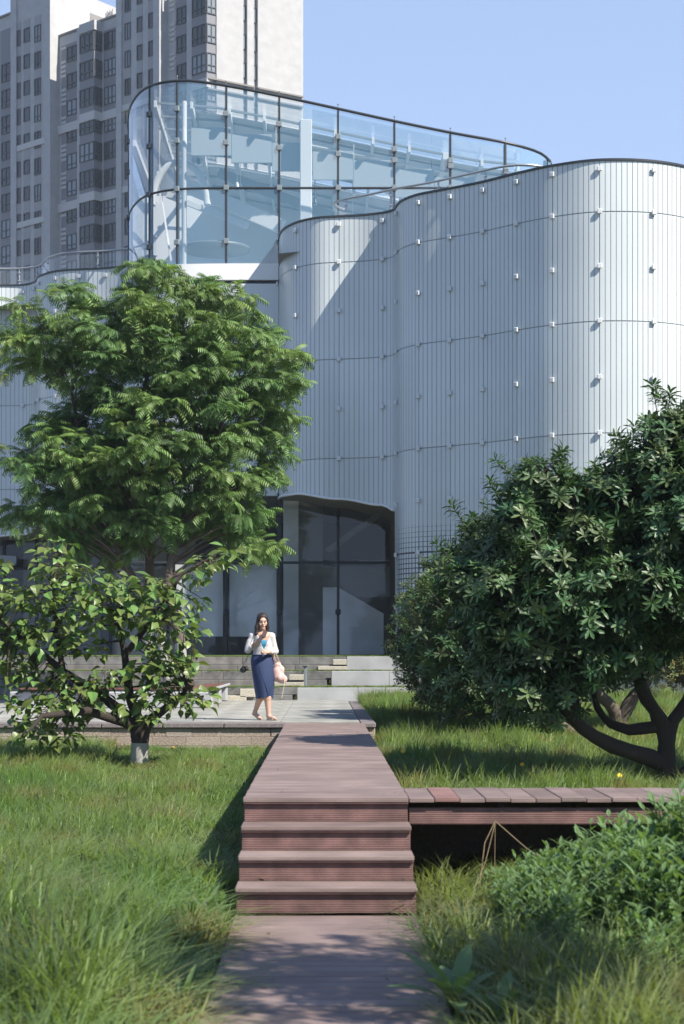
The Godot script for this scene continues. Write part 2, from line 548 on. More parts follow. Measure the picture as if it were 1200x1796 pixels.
func build_bench() -> void:
	var b := thing("planter_bench", Vector3(-3.2, 0.66, -33.5), "long pale stone bench with reddish slat seat around the tall trees", "bench")
	var blocks := [[-3.15, -31.45, 2.1, 0.5], [-2.36, -34.1, 0.5, 0.55], [-2.36, -36.3, 0.5, 0.55], [-5.3, -31.6, 1.3, 0.5]]
	for k in blocks.size():
		var q = blocks[k]
		var g := Geo.new(); g.box(Vector3(q[0], 0.66 + 0.155, q[1]), Vector3(q[2], 0.31, q[3]), 0.02)
		part("stone_base", g, M.granite, b)
		g = Geo.new(); g.box(Vector3(q[0], 0.66 + 0.325, q[1]), Vector3(q[2] - 0.08, 0.03, q[3] - 0.08))
		part("spacer", g, M.steel_dark, b)
	for k in 9:
		var g := Geo.new(); g.box(Vector3(-2.58 + k * 0.055, 1.02, -34.0), Vector3(0.045, 0.035, 5.6), 0.004)
		part("seat_slat", g, M.bench_wood, b)
	for k in 8:
		var g := Geo.new(); g.box(Vector3(-4.2, 1.02, -31.64 + k * 0.055), Vector3(3.1, 0.034, 0.045), 0.004)
		part("seat_slat", g, M.bench_wood, b)
	var g := Geo.new(); g.box(Vector3(-2.09, 1.015, -34.0), Vector3(0.04, 0.05, 5.7), 0.008)
	part("seat_edge", g, M.granite, b)
	g = Geo.new(); g.box(Vector3(-4.3, 0.74, -34.2), Vector3(3.4, 0.2, 4.6))
	part("planter_soil", g, M.soil, b)

# ------------------------------------------------------------------ museum
# a smooth line through control points in plan; returns points, running lengths and the length at each control point
func spline(ctrl: Array) -> Dictionary:
	var pts: Array[Vector2] = []
	var at_ctrl: Array[float] = []
	var run: Array[float] = []
	var total := 0.0
	for k in ctrl.size() - 1:
		var p0: Vector2 = ctrl[maxi(k - 1, 0)]; var p1: Vector2 = ctrl[k]; var p2: Vector2 = ctrl[k + 1]; var p3: Vector2 = ctrl[mini(k + 2, ctrl.size() - 1)]
		var steps := 14
		for j in steps:
			var q := p1.cubic_interpolate(p2, p0 * 0.5 + (p1 - 0.5 * p0) * 0.0 + p0 * 0.5, p3, float(j) / steps)
			if not pts.is_empty(): total += q.distance_to(pts[-1])
			if j == 0: at_ctrl.push_back(total)
			pts.push_back(q); run.push_back(total)
	var last: Vector2 = ctrl[-1]
	total += last.distance_to(pts[-1])
	pts.push_back(last); run.push_back(total); at_ctrl.push_back(total)
	return {"pts": pts, "run": run, "at": at_ctrl, "total": total}

func along(sp: Dictionary, s: float) -> Vector2:
	var run: Array = sp.run
	var k: int = clampi(run.bsearch(s), 1, run.size() - 1)
	var a: float = run[k - 1]; var b: float = run[k]
	var f: float = 0.0 if b - a < 1e-6 else clampf((s - a) / (b - a), 0.0, 1.0)
	return (sp.pts[k - 1] as Vector2).lerp(sp.pts[k], f)

# outward normal (towards the plaza) in plan
func outward(sp: Dictionary, s: float) -> Vector3:
	var d: Vector2 = along(sp, minf(s + 0.12, sp.total)) - along(sp, maxf(s - 0.12, 0.0))
	return Vector3(-d.y, 0, d.x).normalized()

const TOP := 13.05                     # parapet of the white walls
const JOINTS := [13.05, 11.88, 9.36, 6.78, 4.20, 1.55]

# A curved white wall: one panel for each column and row, strips of white glass with dark joints, small clips, rim and soffit
func white_wall(b: Node3D, sp: Dictionary, cols: Array, low, grid_from: int, to_glass_z: float) -> void:
	var gap := 0.013
	for c in cols.size() - 1:
		var s0: float = sp.at[cols[c]]; var s1: float = sp.at[cols[c + 1]]
		var count: int = maxi(4, int(round((s1 - s0) / 0.128)))
		var w := (s1 - s0) / count
		for r in JOINTS.size() - 1:
			var y1: float = JOINTS[r] - (0.012 if r > 0 else 0.0)
			var y0: float = JOINTS[r + 1] + 0.012
			var g := Geo.new()
			for k in count:
				var a := s0 + k * w + (0.009 if k == 0 else gap * 0.5)
				var e := s0 + (k + 1) * w - (0.009 if k == count - 1 else gap * 0.5)
				if k == 0:                       # half strip at the joint
					pass
				var pa := along(sp, a); var pe := along(sp, e)
				var na := outward(sp, a); var ne := outward(sp, e)
				var la: float = maxf(y0, low_at(low, a)); var le: float = maxf(y0, low_at(low, e))
				if minf(la, le) >= y1 - 0.02: continue
				if c >= grid_from and y0 < 4.3:
					var top := y1
					var y := y0
					while y < top - 0.001:
						var up: float = minf(y + 0.125, top)
						var fade: float = clampf((4.86 - y) / 1.2, 0.0, 1.0)
						if fade <= 0.0: up = top
						var hg := 0.004 + 0.026 * fade
						var sg := 0.012 * fade
						var dirv := (pe - pa).normalized()
						var qa := pa + dirv * sg; var qe := pe - dirv * sg
						g.quad_n([Vector3(qa.x, y + (hg if fade > 0.0 else 0.0), qa.y), Vector3(qe.x, y + (hg if fade > 0.0 else 0.0), qe.y), Vector3(qe.x, up, qe.y), Vector3(qa.x, up, qa.y)], [na, ne, ne, na])
						y = up
					continue
				g.quad_n([Vector3(pa.x, la, pa.y), Vector3(pe.x, le, pe.y), Vector3(pe.x, y1, pe.y), Vector3(pa.x, y1, pa.y)], [na, ne, ne, na])
			part("wall_panel", g, M[["frit_white", "frit_white_1", "frit_white_2"][(c * 5 + r * 3 + c * r) % 3]], b)
	# backing behind the joints
	var bk := Geo.new()
	var sa: float = sp.at[cols[0]]; var sz: float = sp.at[cols[-1]]
	var n := int((sz - sa) / 0.16)
	for k in n:
		var a := sa + (sz - sa) * k / n; var e := sa + (sz - sa) * (k + 1) / n
		var na := outward(sp, a); var ne := outward(sp, e)
		var pa := along(sp, a); var pe := along(sp, e)
		var a3 := Vector3(pa.x, 0, pa.y) - na * 0.012; var e3 := Vector3(pe.x, 0, pe.y) - ne * 0.012
		var u := Vector3.UP
		var la := low_at(low, a) - 0.02; var le := low_at(low, e) - 0.02
		bk.quad_n([a3 + u * la, e3 + u * le, e3 + u * (TOP + 0.02), a3 + u * (TOP + 0.02)], [na, ne, ne, na])
		var ia := a3 - na * 0.22; var ie := e3 - ne * 0.22
		bk.quad_n([ia + u * la, ie + u * le, ie + u * (TOP + 0.02), ia + u * (TOP + 0.02)], [-na, -ne, -ne, -na])
	part("wall_backing", bk, M.frit_gap, b)
	if grid_from < cols.size():               # darker behind the net pattern
		var ng := Geo.new()
		var sg0: float = sp.at[cols[grid_from]]
		var m := int((sz - sg0) / 0.16)
		for k in m:
			var a := sg0 + (sz - sg0) * k / m; var e := sg0 + (sz - sg0) * (k + 1) / m
			var na := outward(sp, a); var ne := outward(sp, e)
			var pa := along(sp, a); var pe := along(sp, e)
			var a3 := Vector3(pa.x, 0, pa.y) - na * 0.006; var e3 := Vector3(pe.x, 0, pe.y) - ne * 0.006
			ng.quad_n([a3 + Vector3.UP * 0.45, e3 + Vector3.UP * 0.45, e3 + Vector3.UP * 4.9, a3 + Vector3.UP * 4.9], [na, ne, ne, na])
		part("net_backing", ng, M.net_gap, b)
	# dark capping along the parapet, white rim along the lower edge, soffit behind it
	var cap := Geo.new(); var rim := []; var rr := []
	var sof := Geo.new()
	for k in n:
		var a := sa + (sz - sa) * k / n; var e := sa + (sz - sa) * (k + 1) / n
		var na := outward(sp, a); var ne := outward(sp, e)
		var pa := along(sp, a); var pe := along(sp, e)
		var a3 := Vector3(pa.x, TOP, pa.y); var e3 := Vector3(pe.x, TOP, pe.y)
		var u := Vector3.UP
		cap.quad_n([a3 + na * 0.03, e3 + ne * 0.03, e3 + ne * 0.03 + u * 0.05, a3 + na * 0.03 + u * 0.05], [na, ne, ne, na])
		cap.quad_n([a3 + na * 0.03 + u * 0.05, e3 + ne * 0.03 + u * 0.05, e3 - ne * 0.3 + u * 0.05, a3 - na * 0.3 + u * 0.05], [u, u, u, u])
		cap.quad_n([a3 + na * 0.03, e3 + ne * 0.03, e3 - ne * 0.005, a3 - na * 0.005], [-u, -u, -u, -u])
		var la := low_at(low, a); var le := low_at(low, e)
		if la > 2.0:
			rim.push_back(Vector3(pa.x, la - 0.015, pa.y) + na * 0.01); rr.push_back(0.032)
			sof.quad_n([Vector3(pa.x, la - 0.03, pa.y), Vector3(pe.x, le - 0.03, pe.y), Vector3(pe.x, le - 0.03, to_glass_z), Vector3(pa.x, la - 0.03, to_glass_z)], [-u, -u, -u, -u])
	part("parapet_cap", cap, M.steel_dark, b)
	if rim.size() > 2:
		var g := Geo.new(); g.tube(rim, rr, 8)
		part("lower_rim", g, M.white_rim, b)
		part("soffit", sof, M.soffit, b)
	# clips
	var cg := Geo.new(); cg.box(Vector3.ZERO, Vector3(0.11, 0.115, 0.055), 0.012)
	var cm := cg.mesh()
	var rows := [12.86]
	for r in range(1, JOINTS.size() - 1):
		rows.push_back(JOINTS[r])
		rows.push_back((JOINTS[r] + JOINTS[r + 1]) * 0.5)
	for c in cols.size():
		var s: float = sp.at[cols[c]]
		var p := along(sp, s); var nn := outward(sp, s)
		for y in rows:
			if y < low_at(low, s) + 0.3: continue
			placed("clip", cm, M.clip_metal, b, Vector3(p.x, y, p.y) + nn * 0.05 - b.position, Basis(Vector3.UP, atan2(nn.x, nn.z)))

func low_at(low, s: float) -> float:       # height of the wall's lower edge at a length along it
	if low is float: return low
	for k in low.size() - 1:
		if s <= low[k + 1].x:
			return lerpf(low[k].y, low[k + 1].y, smoothstep(low[k].x, low[k + 1].x, s))
	return low[-1].y

func railing(called: String, b: Node3D, pts: Array, y: float, hgt: float, post_every := 1.3) -> void:
	var o := Node3D.new()
	o.name = called if not b.has_node(NodePath(called)) else called + "_001"
	b.add_child(o, true)
	var rail := []; var rr := []
	for p in pts:
		rail.push_back(Vector3(p.x, y + hgt, p.y)); rr.push_back(0.032)
	var g := Geo.new(); g.tube(rail, rr, 8)
	part("handrail", g, M.steel, o)
	var run := 0.0
	for k in pts.size() - 1:
		var a: Vector2 = pts[k]; var e: Vector2 = pts[k + 1]
		run += a.distance_to(e)
		if run >= post_every or k == 0:
			run = 0.0
			g = Geo.new(); g.cyl(Vector3(a.x, y, a.y), Vector3(a.x, y + hgt, a.y), 0.024, 8)
			for yy in [0.35, 0.75]: g.box(Vector3(a.x, y + hgt * yy, a.y), Vector3(0.09, 0.03, 0.09), 0.005)
			part("post", g, M.steel, o)
	g = Geo.new()
	for k in pts.size() - 1:
		var a: Vector2 = pts[k]; var e: Vector2 = pts[k + 1]
		var d := (e - a).normalized()
		var nn := Vector3(-d.y, 0, d.x)
		g.quad(Vector3(a.x, y + 0.1, a.y), Vector3(e.x, y + 0.1, e.y), Vector3(e.x, y + hgt - 0.08, e.y), Vector3(a.x, y + hgt - 0.08, a.y), nn)
	part("glass_panel", g, M.rail_glass, o)

func glass_top(x: float) -> float:          # the sloping head of the upper glass
	return EYE + lerpf(15.86, 14.02, clampf(smoothstep(-5.2, 6.6, x) * 0.55 + 0.45 * clampf((x + 3.6) / 9.0, 0, 1), 0, 1))

func bar(g: Geo, a: Vector3, e: Vector3, w: float, d: float) -> void:      # a straight bar of section w x d
	var z := (e - a).normalized()
	var x := Vector3.UP.cross(z).normalized() if absf(z.y) < 0.95 else Vector3.RIGHT
	g.box((a + e) * 0.5, Vector3(w, d, a.distance_to(e)), 0.008, Basis(x, z.cross(x), z))

func build_museum() -> void:
	var b := thing("museum_building", Vector3(0, 1.6, -46), "modern museum with curved white striped walls and a tall glass hall", "building")
	# --- right and left lobes of the near wing
	var ctrl: Array = [Vector2(-1.22, -45.5), Vector2(-1.1, -44.45), Vector2(-0.71, -43.62), Vector2(-0.17, -43.15), Vector2(0.415, -43.0), Vector2(1.0, -42.88), Vector2(1.54, -42.65),
		Vector2(1.80, -42.38), Vector2(1.88, -41.92), Vector2(2.0, -41.48), Vector2(2.37, -40.95), Vector2(3.11, -40.43), Vector2(3.86, -39.86), Vector2(4.59, -39.16), Vector2(5.35, -38.55),
		Vector2(6.37, -38.1), Vector2(7.62, -38.2), Vector2(8.75, -38.85), Vector2(9.6, -39.9), Vector2(10.1, -41.2), Vector2(10.3, -42.6), Vector2(10.4, -44.0), Vector2(10.4, -50.0), Vector2(10.4, -57.0)]
	var sp := spline(ctrl)
	var low := [Vector2(0, 5.98), Vector2(sp.at[2], 5.93), Vector2(sp.at[4], 5.74), Vector2(sp.at[6], 5.55), Vector2(sp.at[7], 5.40), Vector2(sp.at[7] + 0.12, 5.38), Vector2(sp.at[7] + 0.14, 0.4), Vector2(sp.total, 0.4)]
	white_wall(b, sp, [0, 2, 4, 6, 8, 10, 11, 12, 13, 14, 15, 16, 17, 18, 19, 20, 21], low, 4, -45.45)
	# closing side of the right lobe under the soffit
	var g := Geo.new()
	g.quad(Vector3(1.86, 0.4, -42.2), Vector3(2.05, 0.4, -45.5), Vector3(2.05, 5.3, -45.5), Vector3(1.86, 5.3, -42.2), Vector3(-1, 0, 0))
	part("recess_side", g, M.steel_dark, b)
	# --- left wing
	var ctrl2: Array = [Vector2(-5.0, -47.2), Vector2(-5.6, -48.3), Vector2(-6.4, -48.75), Vector2(-7.2, -48.9), Vector2(-7.95, -49.15), Vector2(-8.55, -49.8), Vector2(-8.8, -50.5), Vector2(-9.25, -50.95), Vector2(-10.2, -51.0),
		Vector2(-11.3, -50.7), Vector2(-12.5, -50.6), Vector2(-13.7, -51.0), Vector2(-14.8, -52.0), Vector2(-15.2, -53.5), Vector2(-15.2, -57.0)]
	ctrl2.reverse()
	var sq := spline(ctrl2)
	var m := ctrl2.size() - 1
	var low2 := [Vector2(0, 5.25), Vector2(sq.at[m - 9], 5.25), Vector2(sq.at[m - 7], 5.4), Vector2(sq.at[m - 5], 5.75), Vector2(sq.at[m - 3], 6.0), Vector2(sq.total, 6.05)]
	white_wall(b, sq, [1, 2, 3, 4, 5, 6, 7, 8, 9, 10, 11, 12, 13, 14], low2, 99, -52.6)
	# --- roofs of the two wings
	var top := Geo.new()
	top.quad(Vector3(-15.1, 12.3, -57), Vector3(-5.0, 12.3, -57), Vector3(-5.0, 12.3, -49.2), Vector3(-15.1, 12.3, -51.6), Vector3.UP)
	top.quad(Vector3(-1.2, 12.28, -45.6), Vector3(-1.2, 12.28, -43.7), Vector3(10.3, 12.28, -39.6), Vector3(10.3, 12.28, -45.6), Vector3.UP)
	part("wing_roof", top, M.soffit, b)
	# --- rails on the roofs
	var line := [Vector3(0.62, 0, -44.6), Vector3(0.42, 0, -44.35), Vector3(0.3, 0, -43.92), Vector3(0.6, 0, -43.52), Vector3(1.2, 0, -43.1), Vector3(1.95, 0, -42.5), Vector3(2.7, 0, -42.02), Vector3(3.6, 0, -41.3), Vector3(4.4, 0, -40.65), Vector3(5.0, 0, -40.5), Vector3(5.5, 0, -40.75), Vector3(5.75, 0, -41.3)]
	railing("roof_railing", b, smooth_path(line, 4).map(func(p: Vector3) -> Vector2: return Vector2(p.x, p.z)), TOP, 0.62)
	line = []
	for k in 30:
		var s: float = lerpf(sq.at[2], sq.at[m], k / 29.0)
		var p := along(sq, s); var nn := outward(sq, s)
		line.push_back(p - Vector2(nn.x, nn.z) * 0.25)
	railing("roof_railing", b, line, TOP, 0.6, 1.6)
	# --- the glass hall above
	var gc: Array = [Vector2(-6.1, -57), Vector2(-5.95, -51), Vector2(-5.72, -48.6), Vector2(-5.35, -47.1), Vector2(-4.85, -46.15), Vector2(-4.03, -45.62), Vector2(-2.67, -45.5), Vector2(-1.21, -45.5), Vector2(0.41, -45.5), Vector2(1.96, -45.5),
		Vector2(3.5, -45.5), Vector2(5.02, -45.55), Vector2(5.85, -46.0), Vector2(6.35, -46.8), Vector2(6.55, -48.2), Vector2(6.6, -57)]
	var gs := spline(gc)
	var bounds := [0, 2, 4, 5, 6, 7, 8, 9, 10, 11, 13, 14, 15]
	var levels := [12.45, 14.52]
	for c in bounds.size() - 1:
		var s0: float = gs.at[bounds[c]]; var s1: float = gs.at[bounds[c + 1]]
		var steps := maxi(1, int((s1 - s0) / 0.22)) if bounds[c] < 6 or bounds[c] > 9 else 6
		for r in 2:
			var gg := Geo.new()
			for k in steps:
				var a := lerpf(s0 + 0.012, s1 - 0.012, float(k) / steps); var e := lerpf(s0 + 0.012, s1 - 0.012, float(k + 1) / steps)
				var pa := along(gs, a); var pe := along(gs, e)
				var na := outward(gs, a); var ne := outward(gs, e)
				var ya: float = levels[0] if r == 0 else levels[1] + 0.012; var ta: float = levels[1] - 0.012 if r == 0 else glass_top(pa.x); var te: float = levels[1] - 0.012 if r == 0 else glass_top(pe.x)
				gg.quad_n([Vector3(pa.x, ya, pa.y), Vector3(pe.x, ya, pe.y), Vector3(pe.x, te, pe.y), Vector3(pa.x, ta, pa.y)], [na, ne, ne, na])
			part("glass_pane", gg, M.upper_glass, b)
	for c in bounds.size():
		var s: float = gs.at[bounds[c]]
		var p := along(gs, s); var nn := outward(gs, s)
		var q := Vector3(p.x, 0, p.y)
		g = Geo.new()
		var ty := glass_top(p.x)
		g.box(q - nn * 0.05 + Vector3.UP * (12.45 + ty) * 0.5, Vector3(0.055, ty - 12.45, 0.14), 0.006, Basis(Vector3.UP, atan2(nn.x, nn.z)))
		part("mullion", g, M.steel_dark, b)
		if bounds[c] >= 2 and bounds[c] <= 13:
			for y in [ty - 0.75, (ty + 14.52) * 0.5 - 0.15, 14.52, 13.05]:
				var k := Geo.new(); k.box(q + nn * 0.03 + Vector3.UP * y, Vector3(0.15, 0.15, 0.07), 0.015, Basis(Vector3.UP, atan2(nn.x, nn.z)))
				part("glass_clip", k, M.clip_grey if bounds[c] > 4 else M.steel_dark, b)
			if bounds[c] >= 5 and bounds[c] <= 12:
				var k := Geo.new(); k.cyl(q + Vector3.UP * (ty + 0.05), q + Vector3.UP * (ty + 0.15), 0.012, 6)
				k.ball(q + Vector3.UP * (ty + 0.15), Vector3.ONE * 0.025, Basis(), 4, 6)
				part("lightning_pin", k, M.clip_grey, b)
	var tr := []; var rr := []; var tp := []; var tq := []
	for k in 90:
		var s: float = lerpf(gs.at[0], gs.at[15], k / 89.0)
		var p := along(gs, s)
		tr.push_back(Vector3(p.x, 14.52, p.y)); rr.push_back(0.032)
		tp.push_back(Vector3(p.x, glass_top(p.x) + 0.03, p.y)); tq.push_back(0.04)
	g = Geo.new(); g.tube(tr, rr, 6); part("transom", g, M.steel_dark, b)
	g = Geo.new(); g.tube(tp, tq, 8); part("glass_head", g, M.steel_dark, b)
	# --- spandrel and flat white wall under the hall, between the two wings
	var bands := [[11.98, 12.43, "spandrel", M.white_rim, 0.06], [11.88, 11.98, "shadow_gap", M.steel_dark, -0.05], [6.05, 11.88, "hall_base", M.frit_white, 0.03]]
	for q in bands:
		g = Geo.new()
		for k in 70:
			var a := lerpf(gs.at[3], gs.at[7] - 0.02, k / 70.0); var e := lerpf(gs.at[3], gs.at[7] - 0.02, (k + 1) / 70.0)
			var na := outward(gs, a); var ne := outward(gs, e)
			var pa := along(gs, a); var pe := along(gs, e)
			var oa: Vector3 = Vector3(pa.x, 0, pa.y) + na * q[4]; var oe: Vector3 = Vector3(pe.x, 0, pe.y) + ne * q[4]
			g.quad_n([oa + Vector3.UP * q[0], oe + Vector3.UP * q[0], oe + Vector3.UP * q[1], oa + Vector3.UP * q[1]], [na, ne, ne, na])
			g.quad(oa + Vector3.UP * q[1], oe + Vector3.UP * q[1], oe - ne * 0.3 + Vector3.UP * q[1], oa - na * 0.3 + Vector3.UP * q[1], Vector3.UP)
			g.quad(oa + Vector3.UP * q[0], oe + Vector3.UP * q[0], oe - ne * 0.3 + Vector3.UP * q[0], oa - na * 0.3 + Vector3.UP * q[0], Vector3.DOWN)
		part(q[2], g, q[3], b)
	# --- inside the hall
	var inn := Node3D.new(); inn.name = "hall_interior"; b.add_child(inn)
	g = Geo.new()
	for k in 60:                       # the floor follows the glass
		var pa := along(gs, gs.total * k / 60.0); var pe := along(gs, gs.total * (k + 1) / 60.0)
		g.tri(Vector3(pa.x, 12.38, pa.y), Vector3(pe.x, 12.38, pe.y), Vector3(0.25, 12.38, -56.8), Vector3.UP)
		g.tri(Vector3(pa.x, 12.3, pa.y), Vector3(pe.x, 12.3, pe.y), Vector3(0.25, 12.3, -56.8), Vector3.DOWN)
	part("floor", g, M.interior_white, inn)
	g = Geo.new(); g.box(Vector3(0.25, 14.9, -56.9), Vector3(12.6, 5.1, 0.2)); part("back_wall", g, M.interior_white, inn)
	# ceiling: white field in front and to the right, skylight behind with a grid of bars
	var ceil := func(x: float, z: float) -> Vector3: return Vector3(x, glass_top(x) - 0.10 + 0.0 * z, z)
	g = Geo.new()
	var cells := []
	for a in 12:
		for c in 11:
			var x0 := -5.8 + a * 1.03; var z0 := -45.8 - c * 1.0
			var solid: bool = c > 1 and c != 6 and a > 1
			if x0 < -5.0 and z0 > -47.8: continue
			if x0 > 5.2 and z0 > -46.9: continue
			var h0 := glass_top(x0) - 0.06; var h1 := glass_top(x0 + 1.03) - 0.06
			var q := [Vector3(x0, h0, z0), Vector3(x0 + 1.03, h1, z0), Vector3(x0 + 1.03, h1, z0 - 1.0), Vector3(x0, h0, z0 - 1.0)]
			if solid: g.quad(q[0], q[1], q[2], q[3], Vector3.DOWN)
			else: cells.push_back(q)
	part("ceiling_field", g, M.interior_white, inn)
	g = Geo.new()
	for q in cells: g.quad(q[0] + Vector3.UP * 0.02, q[1] + Vector3.UP * 0.02, q[2] + Vector3.UP * 0.02, q[3] + Vector3.UP * 0.02, Vector3.UP)
	part("skylight", g, M.rail_glass, inn)
	for a in 13:
		var x := -5.8 + a * 1.03
		g = Geo.new(); bar(g, Vector3(x, glass_top(x) - 0.2, -46.9 if a > 0 else -50.5), Vector3(x, glass_top(x) - 0.2, -56.8), 0.08 if a % 3 else 0.16, 0.2)
		part("roof_beam", g, M.interior_white, inn)
	for c in 9:
		g = Geo.new()
		for a in 6:
			var x0 := -4.9 + a * 1.86
			bar(g, Vector3(x0, glass_top(x0) - 0.14, -47.0 - c * 1.15), Vector3(x0 + 1.86, glass_top(x0 + 1.86) - 0.14, -47.0 - c * 1.15), 0.04, 0.07)
		part("roof_purlin", g, M.clip_grey, inn)
	# hanging bulkhead panels behind the glass
	for k in 8:
		var x0 := -3.75 + k * 1.16
		var ty := glass_top(x0 + 0.5)
		g = Geo.new(); g.box(Vector3(x0 + 0.54, ty - 1.05, -47.3), Vector3(1.15, 0.82, 0.06), 0.01); part("bulkhead_panel", g, M.bulkhead, inn)
	g = Geo.new(); bar(g, Vector3(-4.4, 15.85, -49.5), Vector3(-1.2, 14.35, -49.0), 0.14, 0.42); part("stair_parapet", g, M.interior_white, inn)
	g = Geo.new(); bar(g, Vector3(-4.6, 15.2, -48.6), Vector3(-2.2, 14.2, -48.3), 0.10, 0.18); part("stair_string", g, M.interior_white, inn)
	g = Geo.new(); bar(g, Vector3(-0.32, 16.5, -48.0), Vector3(3.7, 15.7, -48.0), 0.10, 0.14); part("sloping_beam", g, M.interior_white, inn)
	g = Geo.new(); bar(g, Vector3(0.5, 16.75, -50.0), Vector3(2.2, 15.7, -50.0), 0.12, 0.42); part("sloping_beam", g, M.interior_white, inn)
	g = Geo.new(); bar(g, Vector3(-3.2, 16.4, -50.5), Vector3(2.5, 14.2, -50.5), 0.16, 0.3); part("sloping_beam", g, M.clip_grey, inn)
	g = Geo.new(); g.box(Vector3(-0.49, 14.7, -47.0), Vector3(0.34, 4.3, 0.34), 0.02); part("column", g, M.interior_white, inn)
	g = Geo.new(); g.tube([Vector3(-3.9, 12.4, -46.4), Vector3(-3.9, 17.2, -46.4)], [0.075, 0.075], 14); part("column", g, M.interior_white, inn)
	var arch := []; var ar := []
	for k in 15:
		var a := PI * k / 14.0
		arch.push_back(Vector3(-4.15 - cos(a) * 0.8, 14.7 + sin(a) * 1.25, -47.9)); ar.push_back(0.17)
	g = Geo.new(); g.tube(arch, ar, 8, true, 0.6); part("arched_bulkhead", g, M.interior_white, inn)
	g = Geo.new(); bar(g, Vector3(-4.85, 15.9, -48.2), Vector3(-4.3, 12.5, -47.6), 0.06, 0.12); part("glass_fin", g, M.white_rim, inn)
	g = Geo.new(); g.ball(Vector3(-3.1, 13.35, -47.6), Vector3(1.05, 0.16, 0.9), Basis(), 8, 24); part("round_canopy", g, M.clip_grey, inn)
	for k in 14:
		var x := -3.6 + (k % 7) * 1.12; var z := -47.6 - (k / 7) * 1.9
		var y := glass_top(x) - 1.5 - 0.5 * (k % 2)
		g = Geo.new(); g.cyl(Vector3(x, y, z), Vector3(x + 0.02, y - 0.16, z + 0.04), 0.045, 10)
		g.cyl(Vector3(x, y + 1.3, z), Vector3(x, y, z), 0.012, 6)
		part("spotlight", g, M.clip_metal if k % 3 else M.steel_dark, inn)
	# --- ground floor: glass wall between the walls
	var xs := [-5.7, -4.19, -2.67, -1.21, 0.41, 2.02]
	for k in 5:
		var tops := 6.1
		for r in 2:
			var y0: float = 1.66 if r == 0 else 4.25; var y1: float = 4.18 if r == 0 else tops
			g = Geo.new()
			g.quad(Vector3(xs[k] + 0.04, y0, -45.5), Vector3(xs[k + 1] - 0.04, y0, -45.5), Vector3(xs[k + 1] - 0.04, y1, -45.5), Vector3(xs[k] + 0.04, y1, -45.5), Vector3.BACK)
			part("glass_pane", g, M.lower_glass, b)
	for k in 6:
		g = Geo.new(); g.box(Vector3(xs[k], 3.87, -45.52), Vector3(0.10 if k == 3 else 0.075, 4.5, 0.18), 0.008); part("mullion", g, M.steel_dark, b)
		for y in [2.85, 5.55]:
			g = Geo.new(); g.box(Vector3(xs[k], y, -45.42), Vector3(0.15, 0.15, 0.08), 0.015); part("glass_clip", g, M.steel_dark, b)
	g = Geo.new(); g.box(Vector3(-1.85, 4.21, -45.515), Vector3(7.75, 0.07, 0.12), 0.008); part("transom", g, M.steel_dark, b)
	g = Geo.new(); g.box(Vector3(-1.85, 1.635, -45.5), Vector3(7.75, 0.06, 0.2)); part("sill", g, M.steel_dark, b)
	# left part under the other wing
	var ys := [-15.0, -13.35, -11.7, -10.12, -9.1, -7.95, -6.76, -5.7]
	for k in 7:
		for r in 2:
			var y0: float = 1.66 if r == 0 else 4.45; var y1: float = 4.38 if r == 0 else 6.1
			g = Geo.new()
			g.quad(Vector3(ys[k] + 0.04, y0, -52.5), Vector3(ys[k + 1] - 0.04, y0, -52.5), Vector3(ys[k + 1] - 0.04, y1, -52.5), Vector3(ys[k] + 0.04, y1, -52.5), Vector3.BACK)
			part("glass_pane", g, M.lower_glass, b)
		g = Geo.new(); g.box(Vector3(ys[k], 3.87, -52.52), Vector3(0.085, 4.5, 0.18), 0.008); part("mullion", g, M.steel_dark, b)
	g = Geo.new(); g.box(Vector3(-10.3, 4.41, -52.51), Vector3(9.4, 0.07, 0.12), 0.008); part("transom", g, M.steel_dark, b)
	g = Geo.new()
	g.quad(Vector3(-5.7, 1.66, -52.5), Vector3(-5.7, 1.66, -45.5), Vector3(-5.7, 6.1, -45.5), Vector3(-5.7, 6.1, -52.5), Vector3(-1, 0, 0))
	part("glass_pane", g, M.lower_glass, b)
	# inside the ground floor
	var low_in := Node3D.new(); low_in.name = "ground_floor_interior"; b.add_child(low_in)
	g = Geo.new(); g.box(Vector3(-2.4, 1.1, -51.2), Vector3(25.4, 1.04, 11.3)); part("floor", g, M.interior_grey, low_in)
	g = Geo.new(); g.box(Vector3(2.3, 6.35, -51.3), Vector3(15.8, 0.3, 11.3)); g.box(Vector3(-10.4, 6.36, -54.8), Vector3(9.4, 0.3, 4.5)); part("ceiling", g, M.interior_grey, low_in)
	g = Geo.new(); g.box(Vector3(-2.4, 4.0, -56.9), Vector3(25.4, 5.2, 0.2)); part("back_wall", g, M.interior_dark, low_in)
	for q in [[-3.43, 2.18, 1.32, 1.99], [-1.94, 2.18, 1.30, 1.99]]:
		g = Geo.new(); g.box(Vector3(q[0], q[1] + q[3] * 0.5, -45.72), Vector3(q[2], q[3], 0.012)); part("roller_blind", g, M.blind, low_in)
	g = Geo.new(); g.box(Vector3(-0.9, 3.85, -46.1), Vector3(0.42, 4.4, 0.06), 0.01); part("partition", g, M.blind, low_in)
	g = Geo.new(); g.box(Vector3(-0.38, 3.85, -46.9), Vector3(0.75, 4.4, 0.3), 0.01); part("partition", g, M.interior_grey, low_in)
	g = Geo.new(); g.box(Vector3(0.2, 2.6, -46.0), Vector3(0.42, 1.9, 0.05), 0.01); part("partition", g, M.blind, low_in)
	# parapet wall of the inner stair: its top slopes down to the right
	g = Geo.new()
	var f := [Vector3(0.42, 1.68, -46.0), Vector3(1.68, 1.68, -46.0), Vector3(1.68, 2.82, -46.0), Vector3(0.42, 3.55, -46.0)]
	g.quad(f[0], f[1], f[2], f[3], Vector3.BACK)
